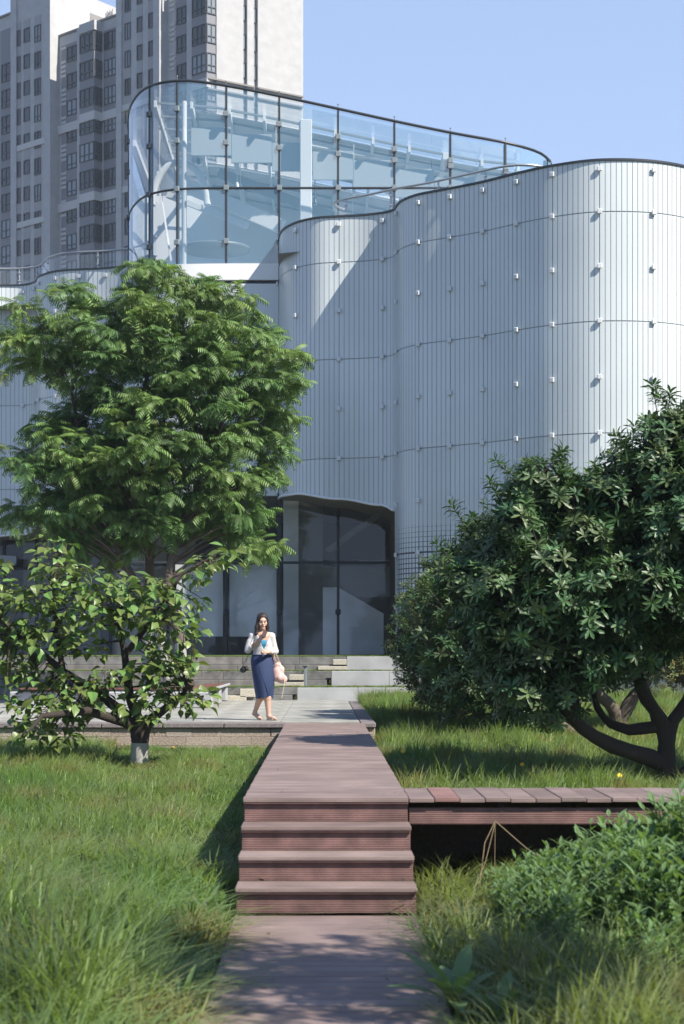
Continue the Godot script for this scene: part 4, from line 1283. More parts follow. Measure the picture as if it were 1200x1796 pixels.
func build_small_tree() -> void:
	var base := Vector3(-2.5, 0.16, -22.5)
	var o := thing("broad_leaved_tree", base, "small broad-leaved tree with whitewashed foot in the left meadow", "tree")
	var g := Geo.new()
	g.tube([base - Vector3.UP * 0.1, base + Vector3(0, 0.06, 0), base + Vector3(0.01, 0.42, 0)], [0.15, 0.125, 0.112], 12)
	part("whitewashed_foot", g, M.whitewash, o)
	var fork := base + Vector3(0.02, 0.62, 0)
	g = Geo.new()
	g.tube([base + Vector3(0.01, 0.41, 0), base + Vector3(0.01, 0.52, 0), fork + Vector3(0, 0.06, 0)], [0.112, 0.125, 0.15], 12)
	part("trunk", g, M.bark_dark, o)
	var limbs := [[fork, Vector3(-2.62, 1.15, -22.5), Vector3(-2.68, 1.7, -22.45), Vector3(-2.75, 2.1, -22.4), Vector3(-2.66, 2.5, -22.4)], [fork, Vector3(-2.2, 0.98, -22.4), Vector3(-1.9, 1.22, -22.3), Vector3(-1.85, 1.3, -22.2)],
		[fork, Vector3(-3.0, 1.2, -22.4), Vector3(-3.45, 1.5, -22.3), Vector3(-3.9, 1.9, -22.2), Vector3(-4.3, 2.0, -22.0)], [Vector3(-2.68, 1.7, -22.45), Vector3(-2.3, 2.2, -22.5), Vector3(-1.95, 2.75, -22.5), Vector3(-1.5, 3.0, -22.5)],
		[Vector3(-3.45, 1.5, -22.3), Vector3(-3.55, 2.0, -22.4), Vector3(-3.6, 2.6, -22.4), Vector3(-3.5, 3.0, -22.4)], [fork, Vector3(-3.1, 1.0, -22.0), Vector3(-3.6, 0.95, -21.6), Vector3(-3.75, 0.75, -21.4)], [Vector3(-3.9, 1.9, -22.2), Vector3(-4.4, 2.3, -22.1), Vector3(-4.6, 2.6, -22.0)]]
	for l in limbs:
		g = Geo.new()
		g.tube(l, taper(l.size(), 0.075 if l[0] == fork else 0.04, 0.014), 8)
		part("limb", g, M.bark_dark if l[0] == fork else M.bark_brown, o)
	g = Geo.new(); g.cyl(Vector3(-1.85, 1.28, -22.25), Vector3(-1.8, 1.36, -22.15), 0.055, 10, 0.05)
	part("cut_limb_end", g, M.bark_brown, o)
	# clusters of leaves: centre (x, y, z) and radius
	var cl := [[-3.55, 3.05, 0.26], [-3.55, 2.75, 0.34], [-3.2, 2.6, 0.36], [-2.85, 2.5, 0.36], [-2.5, 2.45, 0.34], [-2.2, 2.5, 0.3], [-3.75, 2.4, 0.4], [-4.1, 2.3, 0.4], [-3.35, 2.25, 0.4], [-2.9, 2.15, 0.38], [-2.5, 2.1, 0.36], [-2.1, 2.15, 0.34], [-1.85, 2.35, 0.25], [-1.9, 2.0, 0.3],
		[-3.7, 1.95, 0.4], [-4.1, 1.85, 0.4], [-3.2, 1.8, 0.3], [-2.25, 1.75, 0.26], [-4.2, 1.5, 0.35], [-3.8, 1.45, 0.36], [-3.5, 1.2, 0.35], [-3.9, 1.05, 0.32], [-3.25, 1.15, 0.34], [-2.95, 1.25, 0.28], [-2.75, 1.45, 0.24], [-2.35, 1.45, 0.32], [-2.1, 1.45, 0.32], [-1.95, 1.55, 0.26], [-2.3, 1.15, 0.26], [-1.95, 1.1, 0.24], [-2.55, 1.05, 0.2], [-2.35, 0.85, 0.16],
		[-3.55, 0.85, 0.3], [-3.85, 0.75, 0.3], [-3.35, 0.95, 0.25], [-1.55, 2.85, 0.22], [-1.35, 2.95, 0.2], [-1.75, 2.7, 0.16], [-4.4, 2.75, 0.35], [-4.55, 1.95, 0.4], [-3.45, 0.62, 0.22], [-1.68, 1.12, 0.2]]
	var where := []; var colors := []
	for c in cl:
		var n := int(44 * pow(c[2] / 0.3, 2.0)) + 5
		for k in n:
			var d := Vector3(rng.randfn(), rng.randfn() * 0.8 + 0.3, rng.randfn()).normalized()
			var rad: float = c[2] * pow(rng.randf(), 0.4)
			var p := Vector3(c[0], c[1], -22.35 + rng.randf_range(-0.25, 0.35)) + Vector3(d.x, d.y * 0.8, d.z * 1.3) * rad
			var dir := Vector3(d.x, -0.25 + d.y * 0.3 + rng.randfn() * 0.2, d.z + 0.15) + Vector3(rng.randfn(), 0, rng.randfn()) * 0.3
			where.push_back(Transform3D(look_basis(dir, rng.randfn() * 0.4).scaled_local(Vector3.ONE * rng.randf_range(0.5, 1.15)), p))
			var v := rng.randf_range(0.6, 1.25)
			colors.push_back(Color(0.15 * v * rng.randf_range(0.8, 1.25), 0.235 * v, 0.065 * v))
	leafage(o, "leaf", [broad_leaf(0), broad_leaf(1), broad_leaf(2)], M.leaf_broad, where, colors, 300)
	g = Geo.new()
	for k in range(0, where.size(), 5):
		var p: Vector3 = where[k].origin
		var best := 1e9; var near := fork
		for l in limbs:
			for j in range(1, l.size()):
				var q := Geometry3D.get_closest_point_to_segment(p, l[j - 1], l[j])
				if q.distance_to(p) < best: best = q.distance_to(p); near = q
		g.tube(wander(near, p, 0.1, 3), taper(4, 0.009, 0.004), 4, false)
	part("twigs", g, M.bark_brown, o, true, true)
	o.position += Vector3(0.13, -0.045, 1.2)

func build_bush(called: String, base: Vector3, label: String, outline: PackedVector2Array, depth: float, zc: float, spacing: float, limbs: Array, per: int, leaf: Array, col: Color, singles: int, bark: Material, r0: float) -> void:
	var o := thing(called, base, label, "shrub")
	for l in limbs:
		var g := Geo.new()
		var pts := []; var rr := []
		for k in l.size() - 1:
			for j in 4:
				pts.push_back((l[k] as Vector3).cubic_interpolate(l[k + 1], l[maxi(k - 1, 0)], l[mini(k + 2, l.size() - 1)], j / 4.0) + Vector3(rng.randf_range(-1, 1), rng.randf_range(-1, 1), rng.randf_range(-1, 1)) * 0.012)
		pts.push_back(l[-1])
		var tr := taper(pts.size(), r0 if l[0].distance_to(base) < 0.4 else r0 * 0.6, 0.02)
		for k in tr.size(): tr[k] *= rng.randf_range(0.86, 1.16)
		g.tube(pts, tr, 9)
		part("limb", g, bark, o)
	var where := []; var colors := []
	var tw := Geo.new()
	for f in clumps(outline, spacing, depth, 5000):
		var c: Vector3 = f + Vector3(0, 0, zc)
		var best := 1e9; var near := base
		for l in limbs:
			for j in range(1, l.size()):
				var q := Geometry3D.get_closest_point_to_segment(c, l[j - 1], l[j])
				if q.distance_to(c) < best: best = q.distance_to(c); near = q
		tw.tube(wander(near, c, 0.12, 5), taper(6, 0.02, 0.008), 5, false)
		var rad := spacing * rng.randf_range(0.75, 1.05)
		for k in per:
			var d := Vector3(rng.randfn(), rng.randfn() + 0.5, rng.randfn()).normalized()
			var p := c + d * rad * pow(rng.randf(), 0.35) * Vector3(1, 0.75, 1)
			var up := (d + Vector3(0, 0.45, 0) + Vector3(rng.randfn(), rng.randfn(), rng.randfn()) * 0.25).normalized()
			var x := up.cross(Vector3(0.3, 0.1, 1)).normalized()
			where.push_back(Transform3D(Basis(x, up, x.cross(up)).scaled_local(Vector3.ONE * rng.randf_range(0.7, 1.15)), p))
			var v := rng.randf_range(0.65, 1.3)
			if rng.randf() < 0.03: v *= 1.5
			colors.push_back(Color(col.r * v * rng.randf_range(0.85, 1.45), col.g * v, col.b * v))
			if k % 3 == 0: tw.tube([c, p], [0.006, 0.004], 3, false)
		# a longer shoot that breaks the outline
		if rng.randf() < 0.9:
			var sd := Vector3(rng.randfn() * 0.7, absf(rng.randfn()) + 0.5, rng.randfn() * 0.7).normalized()
			var tipp := c + sd * rad * rng.randf_range(1.2, 1.9)
			tw.tube([c, tipp], [0.008, 0.004], 4, false)
			for k in 4:
				var up := (sd + Vector3(rng.randfn(), rng.randfn(), rng.randfn()) * 0.2).normalized()
				var x := up.cross(Vector3(0.3, 0.1, 1)).normalized()
				where.push_back(Transform3D(Basis(x, up, x.cross(up)).scaled_local(Vector3.ONE * (1.05 - 0.12 * k)), tipp.lerp(c, 0.12 * k)))
				colors.push_back(Color(col.r * 1.25, col.g * 1.2, col.b * 0.95))
	part("twigs", tw, bark, o, true, true)
	if singles > 0: leafage(o, "leaf_whorl", leaf, M.leaf_leathery, where, colors, singles)
	else:
		for k in where.size(): where[k].origin -= o.position
		many("foliage", leaf[0], M.leaf_leathery, o, where, colors)

func build_bushes() -> void:
	var b := Vector3(3.83, 0.12, -18.4)
	var big := [whorl_mesh(13, 0.135, 0.036, 1), whorl_mesh(11, 0.14, 0.039, 2)]
	build_bush("large_shrub", b, "large dark evergreen shrub with dark forking trunk right behind the side deck",
		PackedVector2Array([Vector2(1.5, 2.0), Vector2(1.25, 2.6), Vector2(1.6, 3.0), Vector2(1.95, 3.2), Vector2(2.15, 3.65), Vector2(2.35, 3.75), Vector2(2.6, 3.6), Vector2(2.85, 3.85), Vector2(3.15, 3.75), Vector2(3.4, 4.1), Vector2(3.8, 4.3), Vector2(4.5, 4.5), Vector2(5.4, 4.5), Vector2(6.0, 4.0), Vector2(6.2, 2.6), Vector2(5.8, 1.7), Vector2(4.9, 1.5), Vector2(4.1, 1.75), Vector2(3.6, 1.4), Vector2(3.0, 1.2), Vector2(2.65, 1.0), Vector2(2.2, 0.95), Vector2(1.7, 1.2)]),
		1.5, -18.2, 0.37,
		[[b, Vector3(3.8, 0.45, -18.4), Vector3(3.0, 0.75, -18.2), Vector3(2.55, 1.2, -18.0), Vector3(2.35, 1.7, -17.9), Vector3(2.1, 2.5, -17.9)], [b, Vector3(3.8, 0.8, -18.4), Vector3(3.55, 1.3, -18.4), Vector3(3.35, 2.0, -18.3), Vector3(3.0, 3.0, -18.2)], [b, Vector3(3.85, 0.8, -18.4), Vector3(4.15, 1.3, -18.5), Vector3(4.2, 2.2, -18.5), Vector3(4.1, 3.6, -18.4)],
		[Vector3(3.78, 0.85, -18.4), Vector3(3.3, 0.85, -18.5), Vector3(3.05, 1.15, -18.6), Vector3(3.1, 1.8, -18.5)], [b, Vector3(4.2, 0.5, -18.2), Vector3(4.9, 1.0, -18.0), Vector3(5.3, 2.0, -17.9)], [Vector3(2.75, 0.98, -18.1), Vector3(2.75, 1.5, -18.0), Vector3(2.9, 2.2, -17.9)]],
		42, big, Color(0.066, 0.13, 0.056), 300, M.bark_dark, 0.115)
	b = Vector3(4.55, 0.28, -25.6)
	build_bush("large_shrub", b, "large evergreen shrub with sunlit brown stems behind the dark trunk",
		PackedVector2Array([Vector2(1.6, 0.8), Vector2(1.3, 1.7), Vector2(1.4, 2.5), Vector2(1.9, 3.3), Vector2(2.8, 3.9), Vector2(4.2, 4.2), Vector2(5.6, 4.0), Vector2(6.4, 3.0), Vector2(6.4, 1.9), Vector2(5.2, 1.6), Vector2(4.4, 1.35), Vector2(3.7, 1.1), Vector2(3.2, 0.6), Vector2(2.4, 0.5)]),
		1.6, -25.6, 0.46,
		[[b, Vector3(4.5, 0.8, -25.5), Vector3(4.0, 1.3, -25.4), Vector3(3.6, 2.2, -25.4)], [b, Vector3(4.7, 0.9, -25.5), Vector3(5.2, 1.5, -25.6), Vector3(5.5, 2.6, -25.6)], [Vector3(4.0, 0.3, -25.2), Vector3(3.4, 0.8, -25.2), Vector3(2.8, 1.4, -25.3), Vector3(2.4, 2.2, -25.4)], [Vector3(3.7, 0.3, -25.6), Vector3(3.2, 1.2, -25.7), Vector3(3.1, 2.2, -25.7)]],
		34, [big[0]], Color(0.066, 0.128, 0.052), 0, M.bark_grey, 0.14)
	b = Vector3(2.2, 0.4, -28.4)
	var fine := [whorl_mesh(9, 0.075, 0.03, 5)]
	build_bush("round_shrub", b, "rounded light green fine-leaved shrub beside the plaza lawn, under the net-patterned wall",
		PackedVector2Array([Vector2(1.3, 1.2), Vector2(1.12, 1.9), Vector2(1.25, 2.6), Vector2(1.6, 3.0), Vector2(2.2, 3.2), Vector2(2.9, 3.0), Vector2(3.4, 2.2), Vector2(3.2, 1.2), Vector2(2.3, 0.6), Vector2(1.7, 0.75)]),
		1.0, -28.3, 0.34, [[b, Vector3(2.1, 1.0, -28.4), Vector3(1.8, 1.8, -28.3), Vector3(1.7, 2.6, -28.3)], [b, Vector3(2.4, 1.1, -28.4), Vector3(2.7, 2.2, -28.4)]],
		44, fine, Color(0.11, 0.165, 0.062), 0, M.bark_grey, 0.06)
	# out of frame, up the slope on the right: the tree whose shade falls over the lower deck
	b = Vector3(3.2, 0.0, -6.0)
	build_bush("shade_tree", b, "small tree to the right of the camera that shades the lower boardwalk",
		PackedVector2Array([Vector2(2.2, 3.2), Vector2(2.0, 4.0), Vector2(2.4, 4.7), Vector2(3.1, 5.0), Vector2(3.9, 4.7), Vector2(4.3, 3.8), Vector2(3.9, 3.0), Vector2(3.1, 2.8)]),
		0.75, -6.05, 0.55, [[b, Vector3(3.2, 2.0, -6.0), Vector3(3.1, 3.4, -6.0), Vector3(3.0, 4.6, -6.0)], [Vector3(3.2, 2.0, -6.0), Vector3(3.6, 3.2, -5.9), Vector3(3.8, 4.2, -5.8)]],
		24, [big[0]], Color(0.045, 0.09, 0.038), 0, M.bark_grey, 0.09)
	b = Vector3(8.2, 0.6, -34.2)
	build_bush("garden_shrub", b, "pale yellowish shrub seen between the dark trunks at the right edge",
		PackedVector2Array([Vector2(6.6, 0.9), Vector2(6.4, 1.6), Vector2(7.0, 2.2), Vector2(8.2, 2.4), Vector2(9.4, 2.1), Vector2(9.9, 1.2), Vector2(9.0, 0.8)]),
		0.8, -34.2, 0.34, [[b, Vector3(8.0, 1.2, -34.2), Vector3(7.5, 1.8, -34.2)], [b, Vector3(8.4, 1.3, -34.2), Vector3(8.9, 1.9, -34.2)]],
		34, fine, Color(0.13, 0.16, 0.05), 0, M.bark_grey, 0.05)
	# out of frame on the left: a feathery tree whose twig ends reach into view
	b = Vector3(-7.2, 0.2, -24.0)
	var o := thing("feathery_tree", b, "feathery tree out of view whose twig ends show at the left edge", "tree")
	var g := Geo.new()
	g.tube(smooth_path([b, Vector3(-7.1, 2.5, -24.0), Vector3(-6.9, 5.0, -24.0), Vector3(-6.8, 7.0, -24.0)]), taper(16, 0.11, 0.03), 9)
	part("trunk", g, M.bark_grey, o)
	var fr := []; var fc := []
	g = Geo.new()
	for c in [[-4.72, 5.72, 0.16, 9], [-4.78, 4.62, 0.2, 10], [-5.6, 5.6, 0.5, 60], [-5.7, 4.4, 0.5, 60], [-6.2, 6.6, 0.7, 80], [-7.4, 7.0, 0.8, 90], [-8.2, 5.6, 0.8, 90], [-7.2, 8.0, 0.7, 80]]:
		var q := Vector3(c[0], c[1], -24.0 + rng.randf_range(-0.2, 0.2))
		g.tube(wander(Vector3(-7.0, c[1] - 1.0, -24), q, 0.08, 6, 0.1), taper(7, 0.03, 0.005), 5, false)
		clump_fronds(q, c[2], c[3], 0.6, fr, fc, Color(0.15, 0.22, 0.075), 0.2, 0.7)
	part("branches", g, M.bark_grey, o, true, true)
	for k in fr.size(): fr[k].origin -= o.position
	many("crown", frond_mesh(8, 0.3, 0.095, 0.6), M.leaf_pinnate, o, fr, fc)

# behind the camera: the row of trees that the museum's glass mirrors
func build_trees_behind() -> void:
	var fm := frond_mesh(6, 0.9, 0.3, 0.5)
	var q := 0
	for t in [[-9.0, 16.0, 7.5, "leftmost"], [-1.5, 22.0, 9.0, "middle"], [6.5, 18.0, 8.0, "right hand"]]:
		var b := Vector3(t[0], 0.0, t[1])
		var o := thing("tree", b, "%s of the three trees behind the camera, mirrored in the museum glass" % t[3], "tree", "trees behind the camera")
		var g := Geo.new()
		g.tube(smooth_path([b, b + Vector3(0.1, t[2] * 0.35, 0), b + Vector3(-0.1, t[2] * 0.65, 0), b + Vector3(0, t[2] * 0.95, 0)]), taper(16, 0.2, 0.05), 8)
		part("trunk", g, M.bark_grey, o)
		var fr := []; var fc := []
		for k in 26:
			var d := Vector3(rng.randfn(), rng.randfn() * 0.8, rng.randfn()).normalized() * rng.randf_range(0.3, 1.0)
			var c := b + Vector3(d.x * 2.6, t[2] * 0.68 + d.y * t[2] * 0.3, d.z * 2.4)
			clump_fronds(c, 0.8, 40, 0.7, fr, fc, Color(0.12, 0.2, 0.07), 0.2, 1.0)
		for k in fr.size(): fr[k].origin -= o.position
		many("crown", fm, M.leaf_pinnate, o, fr, fc)
		q += 1

# ------------------------------------------------------------------ meadow
func tuft_mesh(sd: int, count: int, hgt: float, width: float, lean: float) -> ArrayMesh:
	var g := Geo.new()
	var r := RandomNumberGenerator.new(); r.seed = sd
	for k in count:
		var a := r.randf() * TAU
		var p := Vector3(cos(a), 0, sin(a)) * r.randf() * 0.05
		var h := hgt * r.randf_range(0.5, 1.1)
		var d := Vector3(cos(a + r.randfn() * 0.6), 0, sin(a + r.randfn() * 0.6))
		var l := lean * r.randf_range(0.4, 1.3)
		var side := d.cross(Vector3.UP).normalized()
		var nn := (d * 0.35 + Vector3.UP * 0.75).normalized()
		var prev := []
		var sh := r.randf_range(0.75, 1.2)
		var dry := r.randf() < 0.07
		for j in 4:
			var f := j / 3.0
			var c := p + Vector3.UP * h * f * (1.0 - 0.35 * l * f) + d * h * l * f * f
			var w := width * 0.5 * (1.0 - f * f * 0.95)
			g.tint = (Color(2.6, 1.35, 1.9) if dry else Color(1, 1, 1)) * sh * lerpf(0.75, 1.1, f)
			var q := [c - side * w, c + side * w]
			if j > 0: g.quad_n([prev[0], prev[1], q[1], q[0]], [nn, nn, nn, nn])
			prev = q
	return g.mesh()

func field(called: String, label: String, kinds: Array, x0: Callable, x1: Callable, z0: float, z1: float, density: Callable, size: Callable, tone: Callable) -> void:
	var where := []; var colors := []
	for k in kinds.size():
		where.push_back([]); colors.push_back([])
	var z := z0
	while z > z1:
		var a: float = x0.call(z); var e: float = x1.call(z)
		var want: float = (e - a) * 0.25 * (density.call(z))
		var n := int(want)
		if rng.randf() < want - n: n += 1
		for k in n:
			var p := Vector3(rng.randf_range(a, e), 0, z - rng.randf() * 0.25)
			p.y = lift(p.x, p.z) - 0.01
			var s: Vector2 = size.call(p)
			var pick := rng.randi_range(0, kinds.size() - 1)
			where[pick].push_back(Transform3D(Basis(Vector3.UP, rng.randf() * TAU).scaled_local(Vector3(s.x, s.y, s.x) * rng.randf_range(0.75, 1.25)), p))
			colors[pick].push_back(tone.call(p))
		z -= 0.25
	for k in kinds.size():
		var o := many(called, kinds[k], M.grass_blade, self, where[k], colors[k], label, "grass")
		o.set_meta("group", label)

func meadow_tone(p: Vector3) -> Color:
	var v := 0.5 + 0.5 * sin(p.x * 1.7 + sin(p.z * 0.9) * 2.0) * cos(p.z * 1.1 + p.x * 0.6)
	var c := Color(0.17, 0.295, 0.095).lerp(Color(0.26, 0.345, 0.14), v)
	var u := sin(p.x * 4.1 + 1.3) * sin(p.z * 2.7 + p.x)
	if u > 0.6: c = c.lerp(Color(0.30, 0.25, 0.13), 0.6)
	return c * rng.randf_range(0.75, 1.25)

func build_meadow() -> void:
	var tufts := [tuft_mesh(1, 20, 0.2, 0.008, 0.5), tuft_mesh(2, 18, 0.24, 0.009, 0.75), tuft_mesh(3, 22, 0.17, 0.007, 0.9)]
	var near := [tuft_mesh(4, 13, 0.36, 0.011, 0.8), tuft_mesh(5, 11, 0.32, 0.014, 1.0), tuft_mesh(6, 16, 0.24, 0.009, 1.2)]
	var tone := func(p: Vector3) -> Color: return meadow_tone(p)
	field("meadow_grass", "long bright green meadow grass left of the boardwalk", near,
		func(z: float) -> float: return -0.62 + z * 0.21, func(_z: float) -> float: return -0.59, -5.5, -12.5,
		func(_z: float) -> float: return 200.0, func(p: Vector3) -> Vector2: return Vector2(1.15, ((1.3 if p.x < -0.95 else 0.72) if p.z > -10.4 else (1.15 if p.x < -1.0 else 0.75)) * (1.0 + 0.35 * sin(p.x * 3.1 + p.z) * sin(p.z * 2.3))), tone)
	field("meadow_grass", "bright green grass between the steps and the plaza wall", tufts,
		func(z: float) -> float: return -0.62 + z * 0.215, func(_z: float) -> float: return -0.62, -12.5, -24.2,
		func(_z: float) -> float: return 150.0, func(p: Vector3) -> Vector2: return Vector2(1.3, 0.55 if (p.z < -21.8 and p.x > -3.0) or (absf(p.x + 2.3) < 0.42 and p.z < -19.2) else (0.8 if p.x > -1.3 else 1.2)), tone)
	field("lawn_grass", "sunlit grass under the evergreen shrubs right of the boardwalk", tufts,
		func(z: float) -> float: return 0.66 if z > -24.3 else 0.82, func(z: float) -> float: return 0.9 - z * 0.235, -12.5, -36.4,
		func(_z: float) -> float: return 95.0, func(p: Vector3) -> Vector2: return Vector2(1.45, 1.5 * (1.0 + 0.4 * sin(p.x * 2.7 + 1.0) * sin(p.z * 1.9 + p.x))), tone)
	field("meadow_grass", "thin yellowing grass along the right edge of the lower deck", near,
		func(_z: float) -> float: return 0.64, func(z: float) -> float: return 0.7 - z * 0.225, -5.2, -12.3,
		func(_z: float) -> float: return 130.0, func(p: Vector3) -> Vector2: return Vector2(0.9, 1.15 if p.z > -8.6 and p.x > 0.85 else 0.75), func(p: Vector3) -> Color: return meadow_tone(p).lerp(Color(0.32, 0.31, 0.12), 0.3))
	# the meadow goes on past the frame
	field("meadow_grass", "meadow grass farther out on the left", tufts,
		func(z: float) -> float: return -5.0 + z * 0.25, func(z: float) -> float: return -0.62 + z * 0.21, -4.0, -24.2,
		func(_z: float) -> float: return 45.0, func(_p: Vector3) -> Vector2: return Vector2(1.8, 1.5), tone)
	field("meadow_grass", "meadow grass farther out on the right", tufts,
		func(z: float) -> float: return (0.7 if z > -12.4 else 0.9) - z * 0.23, func(z: float) -> float: return 5.0 - z * 0.25, -4.0, -35.0,
		func(_z: float) -> float: return 40.0, func(_p: Vector3) -> Vector2: return Vector2(1.8, 1.4), tone)
	# blades that lean over the lower deck's edges
	field("meadow_grass", "grass blades leaning over the right edge of the lower deck", near,
		func(_z: float) -> float: return 0.56, func(_z: float) -> float: return 0.68, -5.5, -10.5,
		func(_z: float) -> float: return 110.0, func(_p: Vector3) -> Vector2: return Vector2(0.9, 0.6), tone)
	# dry bits lying on the boards
	var bit := Geo.new()
	blade(bit, Transform3D.IDENTITY, 0.03, 0.012, [0.2, 1.0, 0.7, 0.1], 0.4, 0.3)
	var lw := []; var lc := []
	for k in 90:
		var z := rng.randf_range(-10.4, -7.0) if k < 55 else rng.randf_range(-23.0, -11.7)
		lw.push_back(Transform3D(Basis(Vector3.UP, rng.randf() * TAU).scaled_local(Vector3.ONE * rng.randf_range(0.4, 1.3)), Vector3(rng.randf_range(0.2, 0.56) * (1 if rng.randf() < 0.6 else -1), 0.006 if k < 55 else 0.666, z)))
		lc.push_back(Color(0.2, 0.13, 0.07) * rng.randf_range(0.4, 1.4))
	many("leaf_litter", bit.mesh(), M.grass_blade, self, lw, lc, "dry leaf bits scattered along the edges of the boardwalk", "leaf litter")
	var strip = tufts[2]
	var where := []; var colors := []
	for q in [[-36.95, -38.3, 0.93, 700], [-38.95, -39.6, 1.28, 420], [-40.4, -44.9, 1.62, 1500]]:
		for k in q[3]:
			where.push_back(Transform3D(Basis(Vector3.UP, rng.randf() * TAU).scaled_local(Vector3(1.2, 0.38, 1.2)), Vector3(rng.randf_range(-9, 3.2), q[2], rng.randf_range(q[1], q[0]))))
			colors.push_back(meadow_tone(where[-1].origin))
	var o := many("terrace_grass", strip, M.grass_blade, self, where, colors, "thin green grass strips on the terrace ledges", "grass")

# a leafy herb: upright stems with narrow leaves all the way up
func herb_mesh(sd: int, stems: int, hgt: float, leaf: float, width: float) -> ArrayMesh:
	var lf := Geo.new()
	var r := RandomNumberGenerator.new(); r.seed = sd
	for k in stems:
		var a := r.randf() * TAU
		var foot := Vector3(cos(a), 0, sin(a)) * r.randf() * 0.07
		var top := foot + Vector3(cos(a) * r.randf_range(0.05, 0.3), 1.0, sin(a) * r.randf_range(0.05, 0.3)) * hgt * r.randf_range(0.65, 1.1)
		lf.tint = Color(1.1, 0.9, 0.7)
		lf.tube([foot, foot.lerp(top, 0.5) + Vector3(0, 0.01, 0), top], [0.004, 0.0035, 0.002], 4, false)
		var n := 13
		for j in n:
			var f := 0.18 + 0.82 * j / float(n)
			var p := foot.lerp(top, f)
			var b := Basis(Vector3.UP, j * 2.4 + a) * Basis(Vector3.RIGHT, -lerpf(0.1, 1.0, f) + r.randf_range(-0.25, 0.25))
			var sh := r.randf_range(0.8, 1.2) * lerpf(0.8, 1.2, f)
			lf.tint = Color(sh, sh, sh)
			blade(lf, Transform3D(b, p), leaf * r.randf_range(0.75, 1.1) * lerpf(1.0, 0.7, f), width, [0.3, 1.0, 0.75, 0.03], 0.5, 0.25)
	return lf.mesh()

